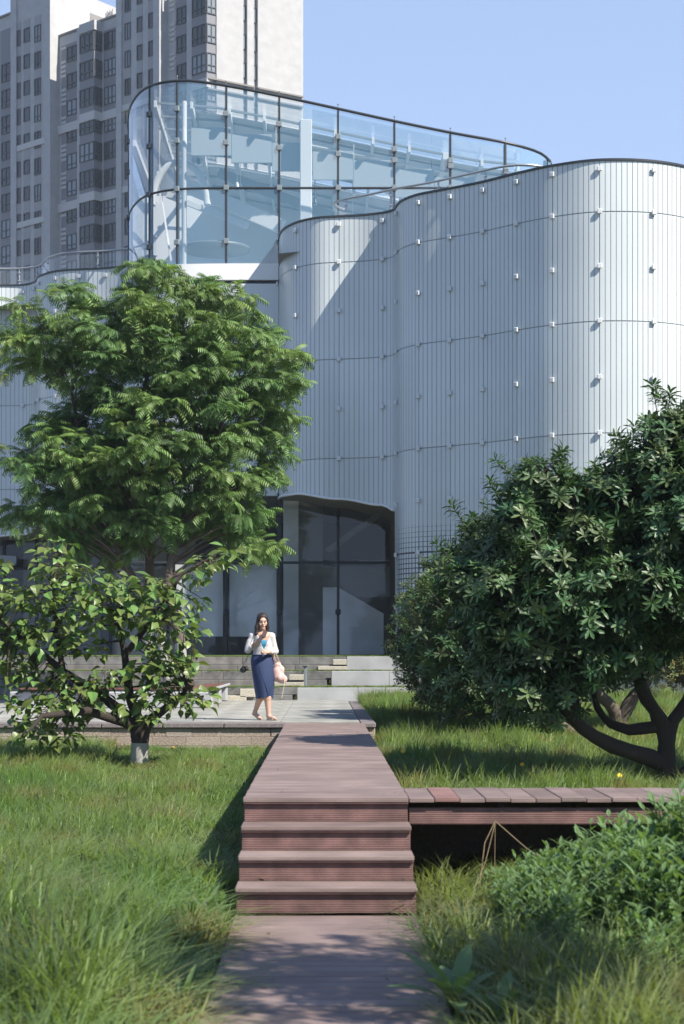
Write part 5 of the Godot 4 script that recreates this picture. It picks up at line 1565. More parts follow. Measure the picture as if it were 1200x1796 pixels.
func build_herbs() -> void:
	mat("herb_stem", lin(0.09, 0.12, 0.04), 0.7)
	var kinds := []
	for k in 4: kinds.push_back(herb_mesh(30 + k, 9, 0.62, 0.15, 0.026))
	var where := [[], [], [], []]; var colors := [[], [], [], []]
	for k in 190:
		var z := rng.randf_range(-11.0, -7.9)
		var edge := 0.95 + 0.35 * absf(z + 9.6)
		var x := rng.randf_range(edge, 3.0)
		var s := clampf(0.58 + (x - edge) * 0.52, 0.5, 1.4) * rng.randf_range(0.85, 1.15)
		if z > -8.8: s *= 0.75
		where[k % 4].push_back(Transform3D(Basis(Vector3.UP, rng.randf() * TAU).scaled_local(Vector3(1.15, 1.0, 1.15) * s), Vector3(x, lift(x, z) - 0.02, z)))
		colors[k % 4].push_back(Color(0.16, 0.265, 0.11) * rng.randf_range(0.8, 1.25))
	for k in 4: many("leafy_herbs", kinds[k], M.grass_blade, self, where[k], colors[k], "dense mound of leafy green herbs at the right edge, before the side deck", "herbs").set_meta("group", "herbs in the mound before the side deck")
	# broad paddle-leaved weeds at the deck's edge
	var rg := RandomNumberGenerator.new(); rg.seed = 5
	var spots := [[Vector3(0.62, 0, -7.75), 0.34, "paddle-leaved weed leaning over the lower deck's right edge, its leaves longest"], [Vector3(0.78, 0, -7.35), 0.26, "low paddle-leaved weed right below the longest-leaved one, at the picture's foot"], [Vector3(-0.66, 0, -7.7), 0.26, "strap-leaved weed leaning over the lower deck's left edge"], [Vector3(1.0, 0, -7.6), 0.27, "upright pale weed in the yellow grass at the right foot of the picture"], [Vector3(-0.72, 0, -10.35), 0.27, "strap-leaved plant in the shade left of the lowest step"]]
	for q in spots:
		var o := thing("paddle_weed" if q[2].begins_with("paddle") or q[2].begins_with("low") else "strap_weed", q[0], q[2], "weed")
		var broad: bool = q[2].find("paddle") >= 0
		for k in 11:
			var g := Geo.new()
			var a := TAU * k * 0.382
			var pitch := -lerpf(0.35, 1.25, k / 11.0)
			blade(g, Transform3D(Basis(Vector3.UP, a) * Basis(Vector3.RIGHT, pitch), q[0] + Vector3(0, 0.02, 0)), q[1] * rg.randf_range(0.7, 1.1), q[1] * (0.26 if broad else 0.1), [0.15, 0.4, 0.9, 1.0, 0.75, 0.05], 0.5, 0.25)
			var m: StandardMaterial3D = M.grass_blade.duplicate()
			m.albedo_color = (Color(0.16, 0.25, 0.11) * rg.randf_range(0.8, 1.2)).linear_to_srgb()
			part("leaf", g, m, o)
	# a bent dry stalk under the side deck, a few dry stems in the meadow
	var d := thing("dry_stalk", Vector3(1.15, 0.05, -11.1), "pale bent dry stalk standing under the side deck", "dry plant")
	var g := Geo.new()
	g.tube([Vector3(1.03, 0.04, -11.0), Vector3(1.08, 0.4, -11.05), Vector3(1.155, 0.54, -11.1)], [0.0035, 0.0035, 0.003], 5)
	g.tube([Vector3(1.155, 0.54, -11.1), Vector3(1.35, 0.37, -11.0), Vector3(1.52, 0.26, -10.9)], [0.0035, 0.0035, 0.0025], 5)
	g.tube([Vector3(1.155, 0.54, -11.1), Vector3(1.15, 0.2, -11.1)], [0.002, 0.002], 5)
	g.tube([Vector3(1.155, 0.53, -11.1), Vector3(1.08, 0.28, -11.0), Vector3(1.0, 0.12, -10.9)], [0.0025, 0.0025, 0.002], 5)
	part("stems", g, M.dry_stem, d)
	# yellow flowers
	var fl := [[Vector3(3.05, 0.42, -17.0), "yellow flower right before the dark shrub trunk"], [Vector3(2.0, 0.48, -20.5), "yellow flower in the lawn below the large shrub's left side"], [Vector3(0.98, 0.47, -20.4), "yellow flower in the lawn nearest the upper boardwalk"], [Vector3(2.25, 0.42, -18.7), "yellow flower in the lawn between the shrub's low limb and the deck"], [Vector3(-2.0, 0.42, -22.0), "yellow flower in the grass right of the small tree's foot"]]
	for q in fl:
		var o := thing("yellow_flower", q[0], q[1], "flower", "yellow flowers in the grass")
		var st := Geo.new(); st.cyl(q[0] - Vector3.UP * 0.2, q[0], 0.003, 5); part("stem", st, M.herb_stem, o)
		var pe := Geo.new()
		for k in 8:
			blade(pe, Transform3D(Basis(Vector3.RIGHT, 0.9) * Basis(Vector3.UP, TAU * k / 8) * Basis(Vector3.RIGHT, -0.2), q[0]), 0.03, 0.016, [0.4, 1.0, 0.8, 0.1], 0.2, 0.1)
		part("petals", pe, M.petal_yellow, o)

# ------------------------------------------------------------------ person
# Surface nets over a field of tapered capsules joined smoothly. bone: [a, b, ra, rb] or [a, b, ra, rb, squash]
func blob(g: Geo, bones: Array, k: float, cell: float, cut = null) -> void:
	var lo := Vector3.ONE * 1e6; var hi := -lo
	for b in bones:
		var r: float = maxf(b[2], b[3]) + k + cell * 2.0
		for e in 2:
			lo = lo.min(b[e] - Vector3.ONE * r); hi = hi.max(b[e] + Vector3.ONE * r)
	var nx := int((hi.x - lo.x) / cell) + 2; var ny := int((hi.y - lo.y) / cell) + 2; var nz := int((hi.z - lo.z) / cell) + 2
	var f := PackedFloat32Array(); f.resize(nx * ny * nz); f.fill(1.0)
	for b in bones:
		var a: Vector3 = b[0]; var ba: Vector3 = b[1] - a
		var sq: Vector3 = b[4] if b.size() > 4 else Vector3.ONE
		var m := minf(sq.x, minf(sq.y, sq.z))
		var bb := maxf(ba.dot(ba), 1e-9)
		var r: float = maxf(b[2], b[3]) * maxf(sq.x, maxf(sq.y, sq.z)) + k + cell * 2.0
		var l: Vector3 = (a.min(b[1]) - Vector3.ONE * r - lo) / cell; var h: Vector3 = (a.max(b[1]) + Vector3.ONE * r - lo) / cell
		for z in range(maxi(0, int(l.z)), mini(nz - 1, int(h.z) + 1) + 1):
			for y in range(maxi(0, int(l.y)), mini(ny - 1, int(h.y) + 1) + 1):
				var row := (z * ny + y) * nx
				for x in range(maxi(0, int(l.x)), mini(nx - 1, int(h.x) + 1) + 1):
					var p := lo + Vector3(x, y, z) * cell
					var t := clampf((p - a).dot(ba) / bb, 0.0, 1.0)
					var d: float = ((p - a - ba * t) / sq).length() * 1.0 - lerpf(b[2], b[3], t)
					d *= m if d > 0.0 else 1.0
					var o := f[row + x]
					var q := clampf(0.5 + 0.5 * (o - d) / k, 0.0, 1.0)
					f[row + x] = lerpf(o, d, q) - k * q * (1.0 - q)
	if cut != null:
		for z in nz:
			for y in ny:
				for x in nx:
					var i := (z * ny + y) * nx + x
					if f[i] < 0.04: f[i] = maxf(f[i], cut.call(lo + Vector3(x, y, z) * cell))
	var id := {}
	var sx := 1; var sy := nx; var sz := nx * ny
	var offs := [0, sx, sy, sx + sy, sz, sz + sx, sz + sy, sz + sx + sy]
	var edges := [[0, 1], [2, 3], [4, 5], [6, 7], [0, 2], [1, 3], [4, 6], [5, 7], [0, 4], [1, 5], [2, 6], [3, 7]]
	var corner := [Vector3(0, 0, 0), Vector3(1, 0, 0), Vector3(0, 1, 0), Vector3(1, 1, 0), Vector3(0, 0, 1), Vector3(1, 0, 1), Vector3(0, 1, 1), Vector3(1, 1, 1)]
	for z in nz - 1:
		for y in ny - 1:
			for x in nx - 1:
				var i := (z * ny + y) * nx + x
				var v0 := f[i]
				if v0 > cell * 2.0 or v0 < -cell * 2.0: continue
				var mask := 0
				for c in 8:
					if f[i + offs[c]] < 0.0: mask |= 1 << c
				if mask == 0 or mask == 255: continue
				var sum := Vector3.ZERO; var cnt := 0
				for e in edges:
					var va := f[i + offs[e[0]]]; var vb := f[i + offs[e[1]]]
					if (va < 0.0) != (vb < 0.0):
						sum += (corner[e[0]] as Vector3).lerp(corner[e[1]], va / (va - vb)); cnt += 1
				var n := Vector3(f[i + 1] + f[i + 1 + sy] + f[i + 1 + sz] + f[i + 1 + sy + sz] - f[i] - f[i + sy] - f[i + sz] - f[i + sy + sz],
					f[i + sy] + f[i + sy + 1] + f[i + sy + sz] + f[i + sy + sz + 1] - f[i] - f[i + 1] - f[i + sz] - f[i + sz + 1],
					f[i + sz] + f[i + sz + 1] + f[i + sz + sy] + f[i + sz + sy + 1] - f[i] - f[i + 1] - f[i + sy] - f[i + sy + 1])
				var p := lo + (Vector3(x, y, z) + sum / cnt) * cell
				id[i] = g.put(p, n.normalized(), Vector2(p.x, p.y))
	for i in id:
		for ax in 3:
			var st: int = [sx, sy, sz][ax]; var u: int = [sy, sz, sx][ax]; var w: int = [sz, sx, sy][ax]
			if (f[i] < 0.0) == (f[i + st] < 0.0): continue
			if not (id.has(i - u) and id.has(i - w) and id.has(i - u - w)): continue
			var a: int = id[i]; var b: int = id[i - u]; var c: int = id[i - u - w]; var d: int = id[i - w]
			g.face(a, b, c); g.face(a, c, d)

func smooth_path(pts: Array, per := 5) -> Array:
	var out := []
	for k in pts.size() - 1:
		for j in per:
			out.push_back((pts[k] as Vector3).cubic_interpolate(pts[k + 1], pts[maxi(k - 1, 0)], pts[mini(k + 2, pts.size() - 1)], float(j) / per))
	out.push_back(pts[-1])
	return out

func hand_bones(wrist: Vector3, dir: Vector3, palm: Vector3, curl: float, thumb_side: float) -> Array:
	# dir: along the palm to the fingers; palm: the way the palm faces; thumb_side: +1 or -1 across
	var d := dir.normalized(); var n := (palm - d * palm.dot(d)).normalized(); var s := d.cross(n).normalized() * thumb_side
	var out := []
	var knuckle := []
	for k in 4:
		var base := wrist + d * (0.078 - 0.004 * absf(k - 1.2)) + s * (0.028 - 0.019 * k)
		knuckle.push_back(base)
		out.push_back([wrist + s * (0.014 - 0.010 * k) + d * 0.01, base, 0.014, 0.0115, Vector3.ONE])
	var lens := [0.068, 0.076, 0.070, 0.056]
	for k in 4:
		var p: Vector3 = knuckle[k]
		var a := curl * 0.7
		for j in 3:
			var l: float = lens[k] * [0.45, 0.32, 0.23][j]
			var q := p + (d * cos(a) + n * sin(a)) * l
			out.push_back([p, q, 0.0090 - 0.0008 * j, 0.0086 - 0.0008 * j])
			p = q
			a += curl * 0.9
	var t0 := wrist + d * 0.022 + s * 0.026
	var t1 := t0 + (d * 0.6 + s * 0.65 + n * 0.45).normalized() * 0.04
	var t2 := t1 + (d * 0.85 + s * 0.1 + n * 0.5).normalized() * 0.03
	out.push_back([t0, t1, 0.0125, 0.010]); out.push_back([t1, t2, 0.0095, 0.008])
	return out

func build_person() -> void:
	mat("skin", lin(0.52, 0.33, 0.25), 0.5)
	M.skin.subsurf_scatter_enabled = true; M.skin.subsurf_scatter_strength = 0.08
	mat("hair", lin(0.022, 0.012, 0.010), 0.6)
	mottle(mat("white_knit", lin(0.74, 0.73, 0.72), 0.9), M.fine, 4.0)
	mat("teal_cloth", lin(0.03, 0.19, 0.34), 0.8)
	mottle(mat("navy_cloth", lin(0.020, 0.045, 0.135), 0.75), M.fine, 3.0)
	M.navy_cloth.rim_enabled = true; M.navy_cloth.rim = 0.3
	mat("sandal_tan", lin(0.44, 0.34, 0.24), 0.7)
	mat("pink_leather", lin(0.64, 0.42, 0.38), 0.55)
	mat("cord", lin(0.66, 0.55, 0.45), 0.8)
	mat("black_plastic", lin(0.012, 0.012, 0.014), 0.6)
	mat("phone_case", lin(0.05, 0.022, 0.02), 0.8)
	mat("lens_glass", lin(0.02, 0.025, 0.04), 0.05)
	mat("lip", lin(0.36, 0.12, 0.10), 0.5)
	mat("eye_dark", lin(0.02, 0.014, 0.012), 0.25)
	mat("eye_white", lin(0.6, 0.58, 0.55), 0.4)
	var o := Vector3(-0.94, 0.66, -25.4)
	var p := thing("person", o, "person in white cardigan and navy skirt walking along the plaza edge with a phone", "person")
	var hd := Vector3(0.008, 1.505, 0.02)
	# ---- body
	var sh_r := Vector3(-0.148, 1.295, -0.01); var el_r := Vector3(-0.215, 1.075, 0.03); var wr_r := Vector3(-0.035, 1.225, 0.165)
	var sh_l := Vector3(0.148, 1.29, 0.0); var el_l := Vector3(0.205, 1.055, -0.01); var wr_l := Vector3(0.105, 1.045, 0.19)
	var g := Geo.new()
	var body := [[Vector3(0.0, 0.93, 0), Vector3(0.01, 1.12, 0.0), 0.105, 0.102, Vector3(1.15, 1, 0.85)], [Vector3(0.01, 1.12, 0.0), Vector3(0.005, 1.27, -0.005), 0.108, 0.11, Vector3(1.15, 1, 0.85)],
		[Vector3(-0.045, 0.88, 0.0), Vector3(0.055, 0.88, 0.0), 0.09, 0.09], [Vector3(0.0, 1.29, -0.01), sh_r, 0.065, 0.05], [Vector3(0.0, 1.29, -0.01), sh_l, 0.065, 0.05], [Vector3(0.0, 1.29, -0.012), Vector3(0.005, 1.43, 0.0), 0.05, 0.046],
		[sh_r, el_r, 0.047, 0.037], [el_r, wr_r, 0.037, 0.025], [sh_l, el_l, 0.047, 0.037], [el_l, wr_l, 0.037, 0.025],
		# her right leg trails with the heel up, her left leg carries
		[Vector3(-0.065, 0.84, 0.0), Vector3(0.0, 0.50, 0.0), 0.078, 0.054], [Vector3(0.0, 0.50, 0.0), Vector3(-0.035, 0.34, -0.07), 0.052, 0.056], [Vector3(-0.035, 0.34, -0.07), Vector3(-0.115, 0.125, -0.22), 0.055, 0.033], [Vector3(-0.125, 0.10, -0.225), Vector3(-0.06, 0.035, -0.16), 0.032, 0.027], [Vector3(-0.06, 0.035, -0.16), Vector3(-0.02, 0.022, -0.125), 0.026, 0.018],
		[Vector3(0.08, 0.84, 0.0), Vector3(0.075, 0.50, 0.05), 0.078, 0.054], [Vector3(0.075, 0.50, 0.05), Vector3(0.085, 0.35, 0.06), 0.052, 0.057], [Vector3(0.085, 0.35, 0.06), Vector3(0.105, 0.085, 0.06), 0.056, 0.034], [Vector3(0.10, 0.055, 0.05), Vector3(0.175, 0.036, 0.115), 0.034, 0.027], [Vector3(0.175, 0.034, 0.115), Vector3(0.215, 0.026, 0.15), 0.025, 0.018]]
	blob(g, body, 0.03, 0.012)
	blob(g, [[wr_r - Vector3(0.02, 0.015, 0.012), wr_r, 0.026, 0.024, Vector3.ONE]] + hand_bones(wr_r, Vector3(0.55, 0.72, 0.35), Vector3(0.6, -0.2, -0.75), 0.75, 1.0), 0.010, 0.0045)
	blob(g, [[wr_l - Vector3(-0.015, 0, 0.03), wr_l, 0.026, 0.024, Vector3.ONE]] + hand_bones(wr_l, Vector3(-0.75, 0.12, 0.5), Vector3(-0.3, -0.75, -0.4), 0.95, -1.0), 0.010, 0.0045)
	# head: skull, jaw, cheeks, nose, brow, lips, ears
	var face := Basis(Vector3.UP, 0.16) * Basis(Vector3.RIGHT, 0.10)
	var at := func(x: float, y: float, z: float) -> Vector3: return hd + face * Vector3(x, y, z)
	var head := [[at.call(0, 0.035, -0.022), at.call(0, 0.03, 0.008), 0.084, 0.078, Vector3(0.92, 1.0, 1.0)], [at.call(0, -0.03, 0.012), at.call(0, -0.075, 0.042), 0.060, 0.036, Vector3(1.02, 1, 0.95)], [at.call(0, -0.086, 0.052), at.call(0, -0.092, 0.055), 0.022, 0.02],
		[at.call(-0.036, -0.02, 0.045), at.call(-0.03, -0.035, 0.05), 0.03, 0.026], [at.call(0.036, -0.02, 0.045), at.call(0.03, -0.035, 0.05), 0.03, 0.026],
		[at.call(0, 0.012, 0.078), at.call(0, -0.024, 0.094), 0.008, 0.0115], [at.call(-0.011, -0.027, 0.083), at.call(0.011, -0.027, 0.083), 0.009, 0.009],
		[at.call(-0.02, -0.054, 0.078), at.call(0.02, -0.054, 0.078), 0.0085, 0.0085], [at.call(-0.03, 0.03, 0.074), at.call(0.03, 0.03, 0.074), 0.012, 0.012],
		[at.call(-0.076, 0.005, -0.005), at.call(-0.08, -0.03, -0.002), 0.013, 0.008], [at.call(0.076, 0.005, -0.005), at.call(0.08, -0.03, -0.002), 0.013, 0.008], [at.call(0, -0.06, -0.015), Vector3(0.005, 1.38, 0.0), 0.05, 0.046]]
	blob(g, head, 0.014, 0.0045)
	part("body", g, M.skin, p, false)
	for s in [-1.0, 1.0]:
		g = Geo.new(); g.ball(at.call(s * 0.031, 0.009, 0.0765), Vector3(0.0135, 0.006, 0.006), face); part("eye", g, M.eye_white, p, false)
		g = Geo.new(); g.ball(at.call(s * 0.031 + 0.002, 0.0085, 0.0805), Vector3(0.0065, 0.0062, 0.004), face)
		g.tube([at.call(s * 0.017, 0.014, 0.083), at.call(s * 0.031, 0.0175, 0.0825), at.call(s * 0.046, 0.013, 0.074)], [0.002, 0.0024, 0.0015], 5); part("iris_and_lashes", g, M.eye_dark, p, false)
		g = Geo.new(); g.tube([at.call(s * 0.014, 0.03, 0.087), at.call(s * 0.032, 0.034, 0.086), at.call(s * 0.05, 0.028, 0.074)], [0.0028, 0.003, 0.0016], 5); part("eyebrow", g, M.hair, p, false)
	g = Geo.new(); g.tube([at.call(-0.022, -0.0545, 0.082), at.call(0, -0.053, 0.0885), at.call(0.022, -0.0545, 0.082)], [0.002, 0.0058, 0.002], 7); part("mouth", g, M.lip, p, false)
	# hair: parted, dark, down to the shoulders
	g = Geo.new()
	var hair := [[at.call(0, 0.052, -0.035), at.call(0, 0.05, 0.002), 0.094, 0.091, Vector3(0.95, 1, 1)], [at.call(0, 0.0, -0.05), at.call(-0.005, -0.12, -0.06), 0.082, 0.075, Vector3(1, 1, 0.75)], [at.call(-0.005, -0.12, -0.06), at.call(-0.02, -0.21, -0.055), 0.078, 0.055, Vector3(1.1, 1, 0.6)],
		[at.call(-0.07, 0.03, 0.02), at.call(-0.088, -0.08, 0.02), 0.027, 0.033], [at.call(-0.088, -0.08, 0.02), at.call(-0.098, -0.18, 0.035), 0.034, 0.026], [at.call(-0.098, -0.18, 0.035), at.call(-0.085, -0.215, 0.05), 0.025, 0.010],
		[at.call(0.07, 0.03, 0.02), at.call(0.08, -0.08, 0.0), 0.02, 0.026], [at.call(0.08, -0.08, 0.0), at.call(0.082, -0.19, 0.02), 0.026, 0.016]]
	blob(g, hair, 0.02, 0.006, func(q: Vector3) -> float:
		var l := face.inverse() * (q - hd)
		return minf(l.z - 0.012, (1.0 - Vector2((l.x - 0.006) / 0.060, (l.y + 0.012) / 0.102).length()) * 0.07))
	part("hair", g, M.hair, p, false)
	# ---- clothes
	g = Geo.new()
	var knit := [[Vector3(0.0, 1.0, 0.0), Vector3(0.01, 1.12, 0.002), 0.118, 0.118, Vector3(1.18, 1, 0.88)], [Vector3(0.01, 1.12, 0.002), Vector3(0.005, 1.26, 0.0), 0.118, 0.118, Vector3(1.18, 1, 0.88)], [Vector3(-0.045, 1.19, 0.06), Vector3(0.055, 1.19, 0.06), 0.062, 0.062],
		[Vector3(-0.02, 1.29, -0.012), sh_r, 0.068, 0.050], [Vector3(0.02, 1.29, -0.012), sh_l, 0.068, 0.050], [sh_r, el_r, 0.052, 0.046], [el_r, el_r.lerp(wr_r, 0.3), 0.046, 0.044], [sh_l, el_l, 0.052, 0.045], [el_l, el_l.lerp(wr_l, 0.62), 0.045, 0.04],
		[sh_r.lerp(el_r, 0.45) + Vector3(-0.015, 0, 0), sh_r.lerp(el_r, 0.75) + Vector3(-0.012, 0, -0.01), 0.042, 0.045]]
	blob(g, knit, 0.028, 0.010, func(q: Vector3) -> float:
		var v: float = minf((q.y - 1.085) * 0.42 - absf(q.x - 0.03), q.z - 0.03)
		v = maxf(v, 0.075 - Vector2(q.x - 0.004, q.z + 0.005).length() if q.y > 1.29 else -1.0)
		return maxf(v, 0.985 - q.y))
	part("cardigan", g, M.white_knit, p, false)
	g = Geo.new()
	blob(g, [[Vector3(0.01, 1.02, 0.004), Vector3(0.012, 1.16, 0.008), 0.112, 0.112, Vector3(1.1, 1, 0.9)], [Vector3(-0.04, 1.17, 0.066), Vector3(0.06, 1.17, 0.066), 0.05, 0.05]], 0.02, 0.010, func(q: Vector3) -> float: return maxf(q.y - 1.235, 1.02 - q.y))
	part("camisole", g, M.teal_cloth, p, false)
	# skirt: a wrapped tube with soft folds, its hem rising in front
	g = Geo.new()
	var rings := [[1.01, -0.003, 0.148, 0.115, 0.0], [0.985, -0.002, 0.156, 0.122, 0.0], [0.93, 0.004, 0.174, 0.14, 0.0], [0.86, 0.008, 0.180, 0.148, 0.002], [0.78, 0.012, 0.180, 0.150, 0.01], [0.68, 0.018, 0.172, 0.150, 0.018], [0.58, 0.024, 0.160, 0.150, 0.022], [0.48, 0.03, 0.148, 0.150, 0.02], [0.40, 0.034, 0.138, 0.150, 0.012], [0.33, 0.036, 0.130, 0.148, 0.004]]
	var seg := 56
	var first := g.v.size()
	for k in rings.size():
		var q = rings[k]
		var f := float(k) / (rings.size() - 1)
		for j in seg + 1:
			var a := TAU * j / seg
			var fold: float = 1.0 + f * 0.05 * sin(a * 3.0 + 0.8 + f * 2.0) + f * 0.02 * sin(a * 7.0 + f * 4.0) + 0.02 * sin(a * 2.0 + f * 9.0)
			var y: float = q[0] + (0.03 * f * f * exp(-pow(wrapf(a - 1.25, -PI, PI) * 1.6, 2.0)) if k > 5 else 0.0)
			g.put(Vector3(q[1] + cos(a) * q[2] * fold, y, q[4] + sin(a) * q[3] * fold), Vector3(cos(a) / q[2], 0.25, sin(a) / q[3]).normalized(), Vector2(a, q[0]))
	for k in rings.size() - 1:
		for j in seg:
			var a := first + k * (seg + 1) + j
			g.face(a, a + 1, a + seg + 2); g.face(a, a + seg + 2, a + seg + 1)
	# lit normals follow the folds
	for k in rings.size():
		for j in seg + 1:
			var a := first + k * (seg + 1)
			var l := g.v[a + (j + seg - 1) % seg]; var r := g.v[a + (j + 1) % seg]
			var u := g.v[first + maxi(k - 1, 0) * (seg + 1) + j]; var d := g.v[first + mini(k + 1, rings.size() - 1) * (seg + 1) + j]
			var nn := (r - l).cross(d - u).normalized()
			if nn.dot(g.n[a + j]) < 0.0: nn = -nn
			g.n[a + j] = nn
	part("skirt", g, M.navy_cloth, p, false)
	g = Geo.new()
	var wl := []
	for j in 29: wl.push_back(Vector3(-0.005 + cos(TAU * j / 28) * 0.147, 1.0, sin(TAU * j / 28) * 0.113))
	g.tube(wl, taper(29, 0.012, 0.012), 6, false, 1.0); part("waistband", g, M.navy_cloth, p, false)
	# wrap edge running down the front
	g = Geo.new()
	g.tube(smooth_path([Vector3(-0.05, 0.97, 0.112), Vector3(-0.03, 0.8, 0.162), Vector3(0.03, 0.62, 0.176), Vector3(0.085, 0.47, 0.165), Vector3(0.115, 0.385, 0.14)]), taper(21, 0.004, 0.005), 5); part("wrap_edge", g, M.navy_cloth, p, false)
	# sandals
	for q in [[Vector3(0.08, 0.012, 0.03), Vector3(0.235, 0.008, 0.165), 0.0], [Vector3(-0.155, 0.085, -0.26), Vector3(-0.005, 0.006, -0.115), 1.0]]:
		var sd := Geo.new()
		var a: Vector3 = q[0]; var e: Vector3 = q[1]
		var way := smooth_path([a, a.lerp(e, 0.35) + Vector3(0, -0.006, 0), a.lerp(e, 0.7) + Vector3(0, -0.012 * q[2], 0), e])
		sd.tube(way, [0.022, 0.026, 0.028, 0.029, 0.029, 0.029, 0.029, 0.03, 0.031, 0.033, 0.035, 0.036, 0.035, 0.033, 0.028, 0.016], 10, true, 0.28)
		var mid := a.lerp(e, 0.68) + Vector3(0, 0.0, 0)
		var sidev := (e - a).cross(Vector3.UP).normalized()
		for w in [0.0, 0.03]:
			var c: Vector3 = mid - (e - a).normalized() * w
			sd.tube(smooth_path([c - sidev * 0.034, c + Vector3.UP * 0.045, c + sidev * 0.034]), taper(11, 0.008, 0.008), 5)
		var heel := a.lerp(e, 0.12)
		sd.tube(smooth_path([heel - sidev * 0.03, heel + Vector3.UP * 0.07, heel + sidev * 0.03]), taper(11, 0.004, 0.004), 5)
		part("sandal", sd, M.sandal_tan, p, false)
	# ---- things carried
	var ph := thing("phone", o + Vector3(0.045, 1.325, 0.215), "dark phone held up in the walking person's hand", "phone")
	g = Geo.new(); g.box(Vector3.ZERO, Vector3(0.068, 0.14, 0.009), 0.003, Basis(Vector3.UP, 0.5) * Basis(Vector3.RIGHT, -0.5) * Basis(Vector3.BACK, -0.55)); part("case", g, M.phone_case, ph, false)
	var ca := thing("photo_camera", o + Vector3(-0.265, 0.78, 0.03), "black camera hanging by its strap at the walking person's side", "camera")
	var cb := Basis(Vector3.UP, -0.5) * Basis(Vector3.BACK, 0.5)
	g = Geo.new(); g.box(Vector3.ZERO, Vector3(0.115, 0.072, 0.042), 0.008, cb); g.box(cb * Vector3(0, 0.045, 0), Vector3(0.045, 0.025, 0.038), 0.006, cb); g.box(cb * Vector3(0.045, 0, 0.02), Vector3(0.024, 0.066, 0.022), 0.006, cb); part("body", g, M.black_plastic, ca, false)
	g = Geo.new(); g.cyl(cb * Vector3(-0.008, 0, 0.018), cb * Vector3(-0.008, 0, 0.075), 0.031, 16); part("lens", g, M.black_plastic, ca, false)
	g = Geo.new(); g.cyl(cb * Vector3(-0.008, 0, 0.072), cb * Vector3(-0.008, 0, 0.0765), 0.025, 16); part("lens_front", g, M.lens_glass, ca, false)
	g = Geo.new()
	var off := Vector3(-0.265, 0.78, 0.03)
	g.tube(smooth_path([cb * Vector3(-0.05, 0.03, 0), Vector3(-0.255, 0.92, 0.03) - off, Vector3(-0.175, 1.02, 0.12) - off, Vector3(-0.125, 1.15, 0.145) - off, Vector3(-0.115, 1.28, 0.085) - off, Vector3(-0.115, 1.358, 0.0) - off]), taper(26, 0.007, 0.009), 6, true, 0.4)
	g.tube(smooth_path([cb * Vector3(0.05, 0.03, 0), Vector3(-0.235, 0.93, 0.0) - off, Vector3(-0.19, 1.1, -0.1) - off, Vector3(-0.13, 1.28, -0.1) - off, Vector3(-0.115, 1.358, 0.0) - off]), taper(21, 0.006, 0.009), 6, true, 0.4)
	part("strap", g, M.black_plastic, ca, false)
	var bag := thing("backpack", o + Vector3(0.29, 0.56, 0.03), "pale pink leather backpack hanging from the walking person's forearm", "bag")
	var bo := Vector3(0.29, 0.56, 0.03)
	g = Geo.new()
	blob(g, [[Vector3(-0.03, 0.10, 0.0), Vector3(0.02, 0.07, 0.0), 0.078, 0.07, Vector3(1.15, 1, 0.75)], [Vector3(-0.045, 0.2, 0.0), Vector3(-0.01, 0.22, 0.0), 0.075, 0.06, Vector3(1.1, 1, 0.7)], [Vector3(-0.06, 0.30, 0.0), Vector3(-0.04, 0.31, 0.0), 0.04, 0.035]], 0.05, 0.009)
	part("sack", g, M.pink_leather, bag, false)
	g = Geo.new(); blob(g, [[Vector3(-0.01, 0.09, 0.05), Vector3(0.03, 0.09, 0.045), 0.04, 0.035, Vector3(1.2, 1.2, 0.6)]], 0.02, 0.008); part("front_pocket", g, M.pink_leather, bag, false)
	g = Geo.new(); g.tube(smooth_path([Vector3(-0.115, 0.27, 0.03), Vector3(-0.06, 0.30, 0.04), Vector3(0.0, 0.27, 0.03)]), taper(11, 0.006, 0.006), 5); part("flap_edge", g, M.cord, bag, false)
	for s in [-0.02, 0.03]:
		g = Geo.new(); g.tube(smooth_path([Vector3(-0.08 + s, 0.30, s), Vector3(-0.10 + s * 0.5, 0.40, 0.03), Vector3(0.19 - bo.x, 1.075 - bo.y, 0.06 - bo.z), Vector3(-0.075 + s, 0.40, 0.05), Vector3(-0.04 + s, 0.31, 0.01)]), taper(21, 0.007, 0.007), 6, true, 0.5); part("handle", g, M.pink_leather, bag, false)
	g = Geo.new(); g.tube(smooth_path([Vector3(0.05, 0.10, 0.05), Vector3(0.055, 0.0, 0.055), Vector3(0.035, -0.12, 0.05), Vector3(0.015, -0.22, 0.05)]), taper(16, 0.005, 0.004), 5); part("hanging_cord", g, M.cord, bag, false)

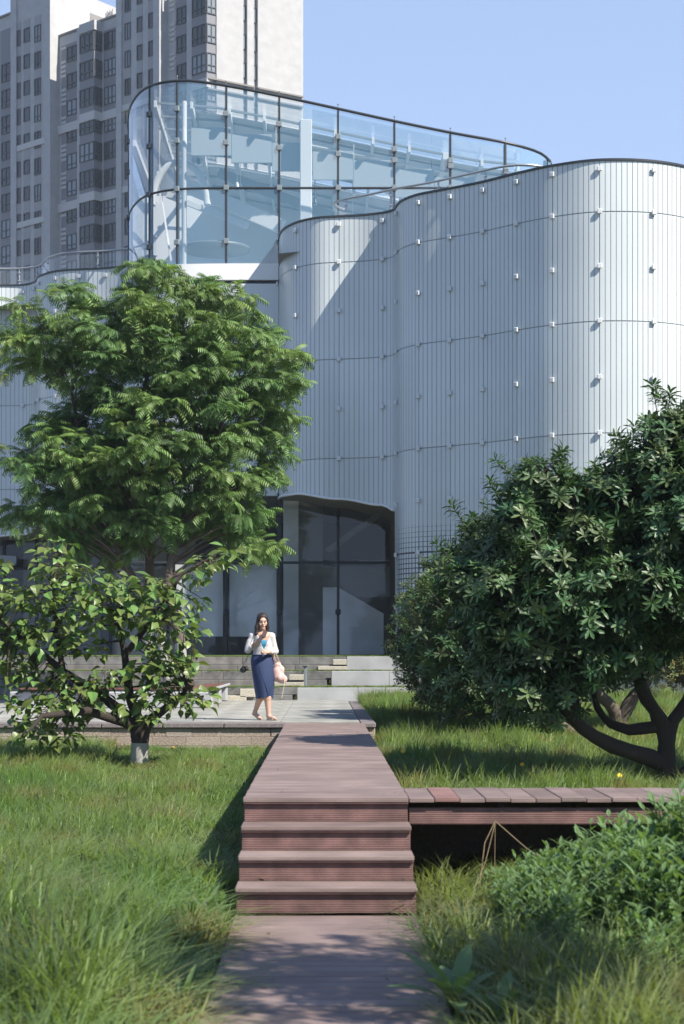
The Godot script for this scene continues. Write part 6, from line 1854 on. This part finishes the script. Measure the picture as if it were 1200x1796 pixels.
func _ready() -> void:
	rng.seed = 20240
	# camera: level, with the lens shifted up and a little to the right
	var cam := Camera3D.new()
	cam.name = "Camera3D"
	add_child(cam)
	cam.position = Vector3(0, EYE, 0)
	cam.projection = Camera3D.PROJECTION_FRUSTUM
	cam.near = 0.1
	cam.far = 4000.0
	cam.size = 1796.0 / 2900.0 * 0.1
	cam.frustum_offset = Vector2(33.0 / 2900.0 * 0.1, 252.0 / 2900.0 * 0.1)
	cam.current = true
	var sky := ProceduralSkyMaterial.new()
	sky.sky_top_color = lin(0.015, 0.06, 0.20)
	sky.sky_horizon_color = lin(0.335, 0.45, 0.66)
	sky.sky_curve = 0.75
	sky.ground_bottom_color = Color(0.22, 0.24, 0.2)
	sky.ground_horizon_color = Color(0.6, 0.66, 0.72)
	sky.sky_energy_multiplier = 1.0
	sky.sun_angle_max = 6.0
	var env := Environment.new()
	env.background_mode = Environment.BG_SKY
	env.sky = Sky.new()
	env.sky.sky_material = sky
	env.tonemap_mode = Environment.TONE_MAPPER_LINEAR
	env.tonemap_exposure = 1.8
	env.fog_enabled = true
	env.fog_density = 0.0003
	env.fog_light_color = Color(0.86, 0.91, 0.97)
	env.sdfgi_enabled = true
	env.ssao_enabled = true
	env.ssil_enabled = true
	var attr := CameraAttributesPhysical.new()
	attr.frustum_focal_length = 58.0
	attr.frustum_focus_distance = 30.0
	attr.frustum_near = 0.1
	attr.frustum_far = 4000.0
	attr.exposure_aperture = 4.0
	var we := WorldEnvironment.new()
	we.name = "WorldEnvironment"
	we.environment = env
	we.camera_attributes = attr
	add_child(we)
	var sun := DirectionalLight3D.new()
	sun.name = "sun"
	sun.light_energy = 1.6
	sun.light_color = Color(1.0, 0.97, 0.92)
	sun.light_angular_distance = 0.5
	sun.shadow_enabled = true
	add_child(sun)
	sun.look_at_from_position(Vector3.ZERO, -SUN, Vector3.UP)
	materials()
	build_ground()
	build_plaza()
	build_garden_path()
	build_retaining_wall()
	build_boardwalk()
	build_terraces()
	build_museum()
	build_tower()
	build_bench()
	plant_materials()
	build_tall_trees()
	build_small_tree()
	build_bushes()
	build_meadow()
	build_herbs()
	build_person()
	build_trees_behind()
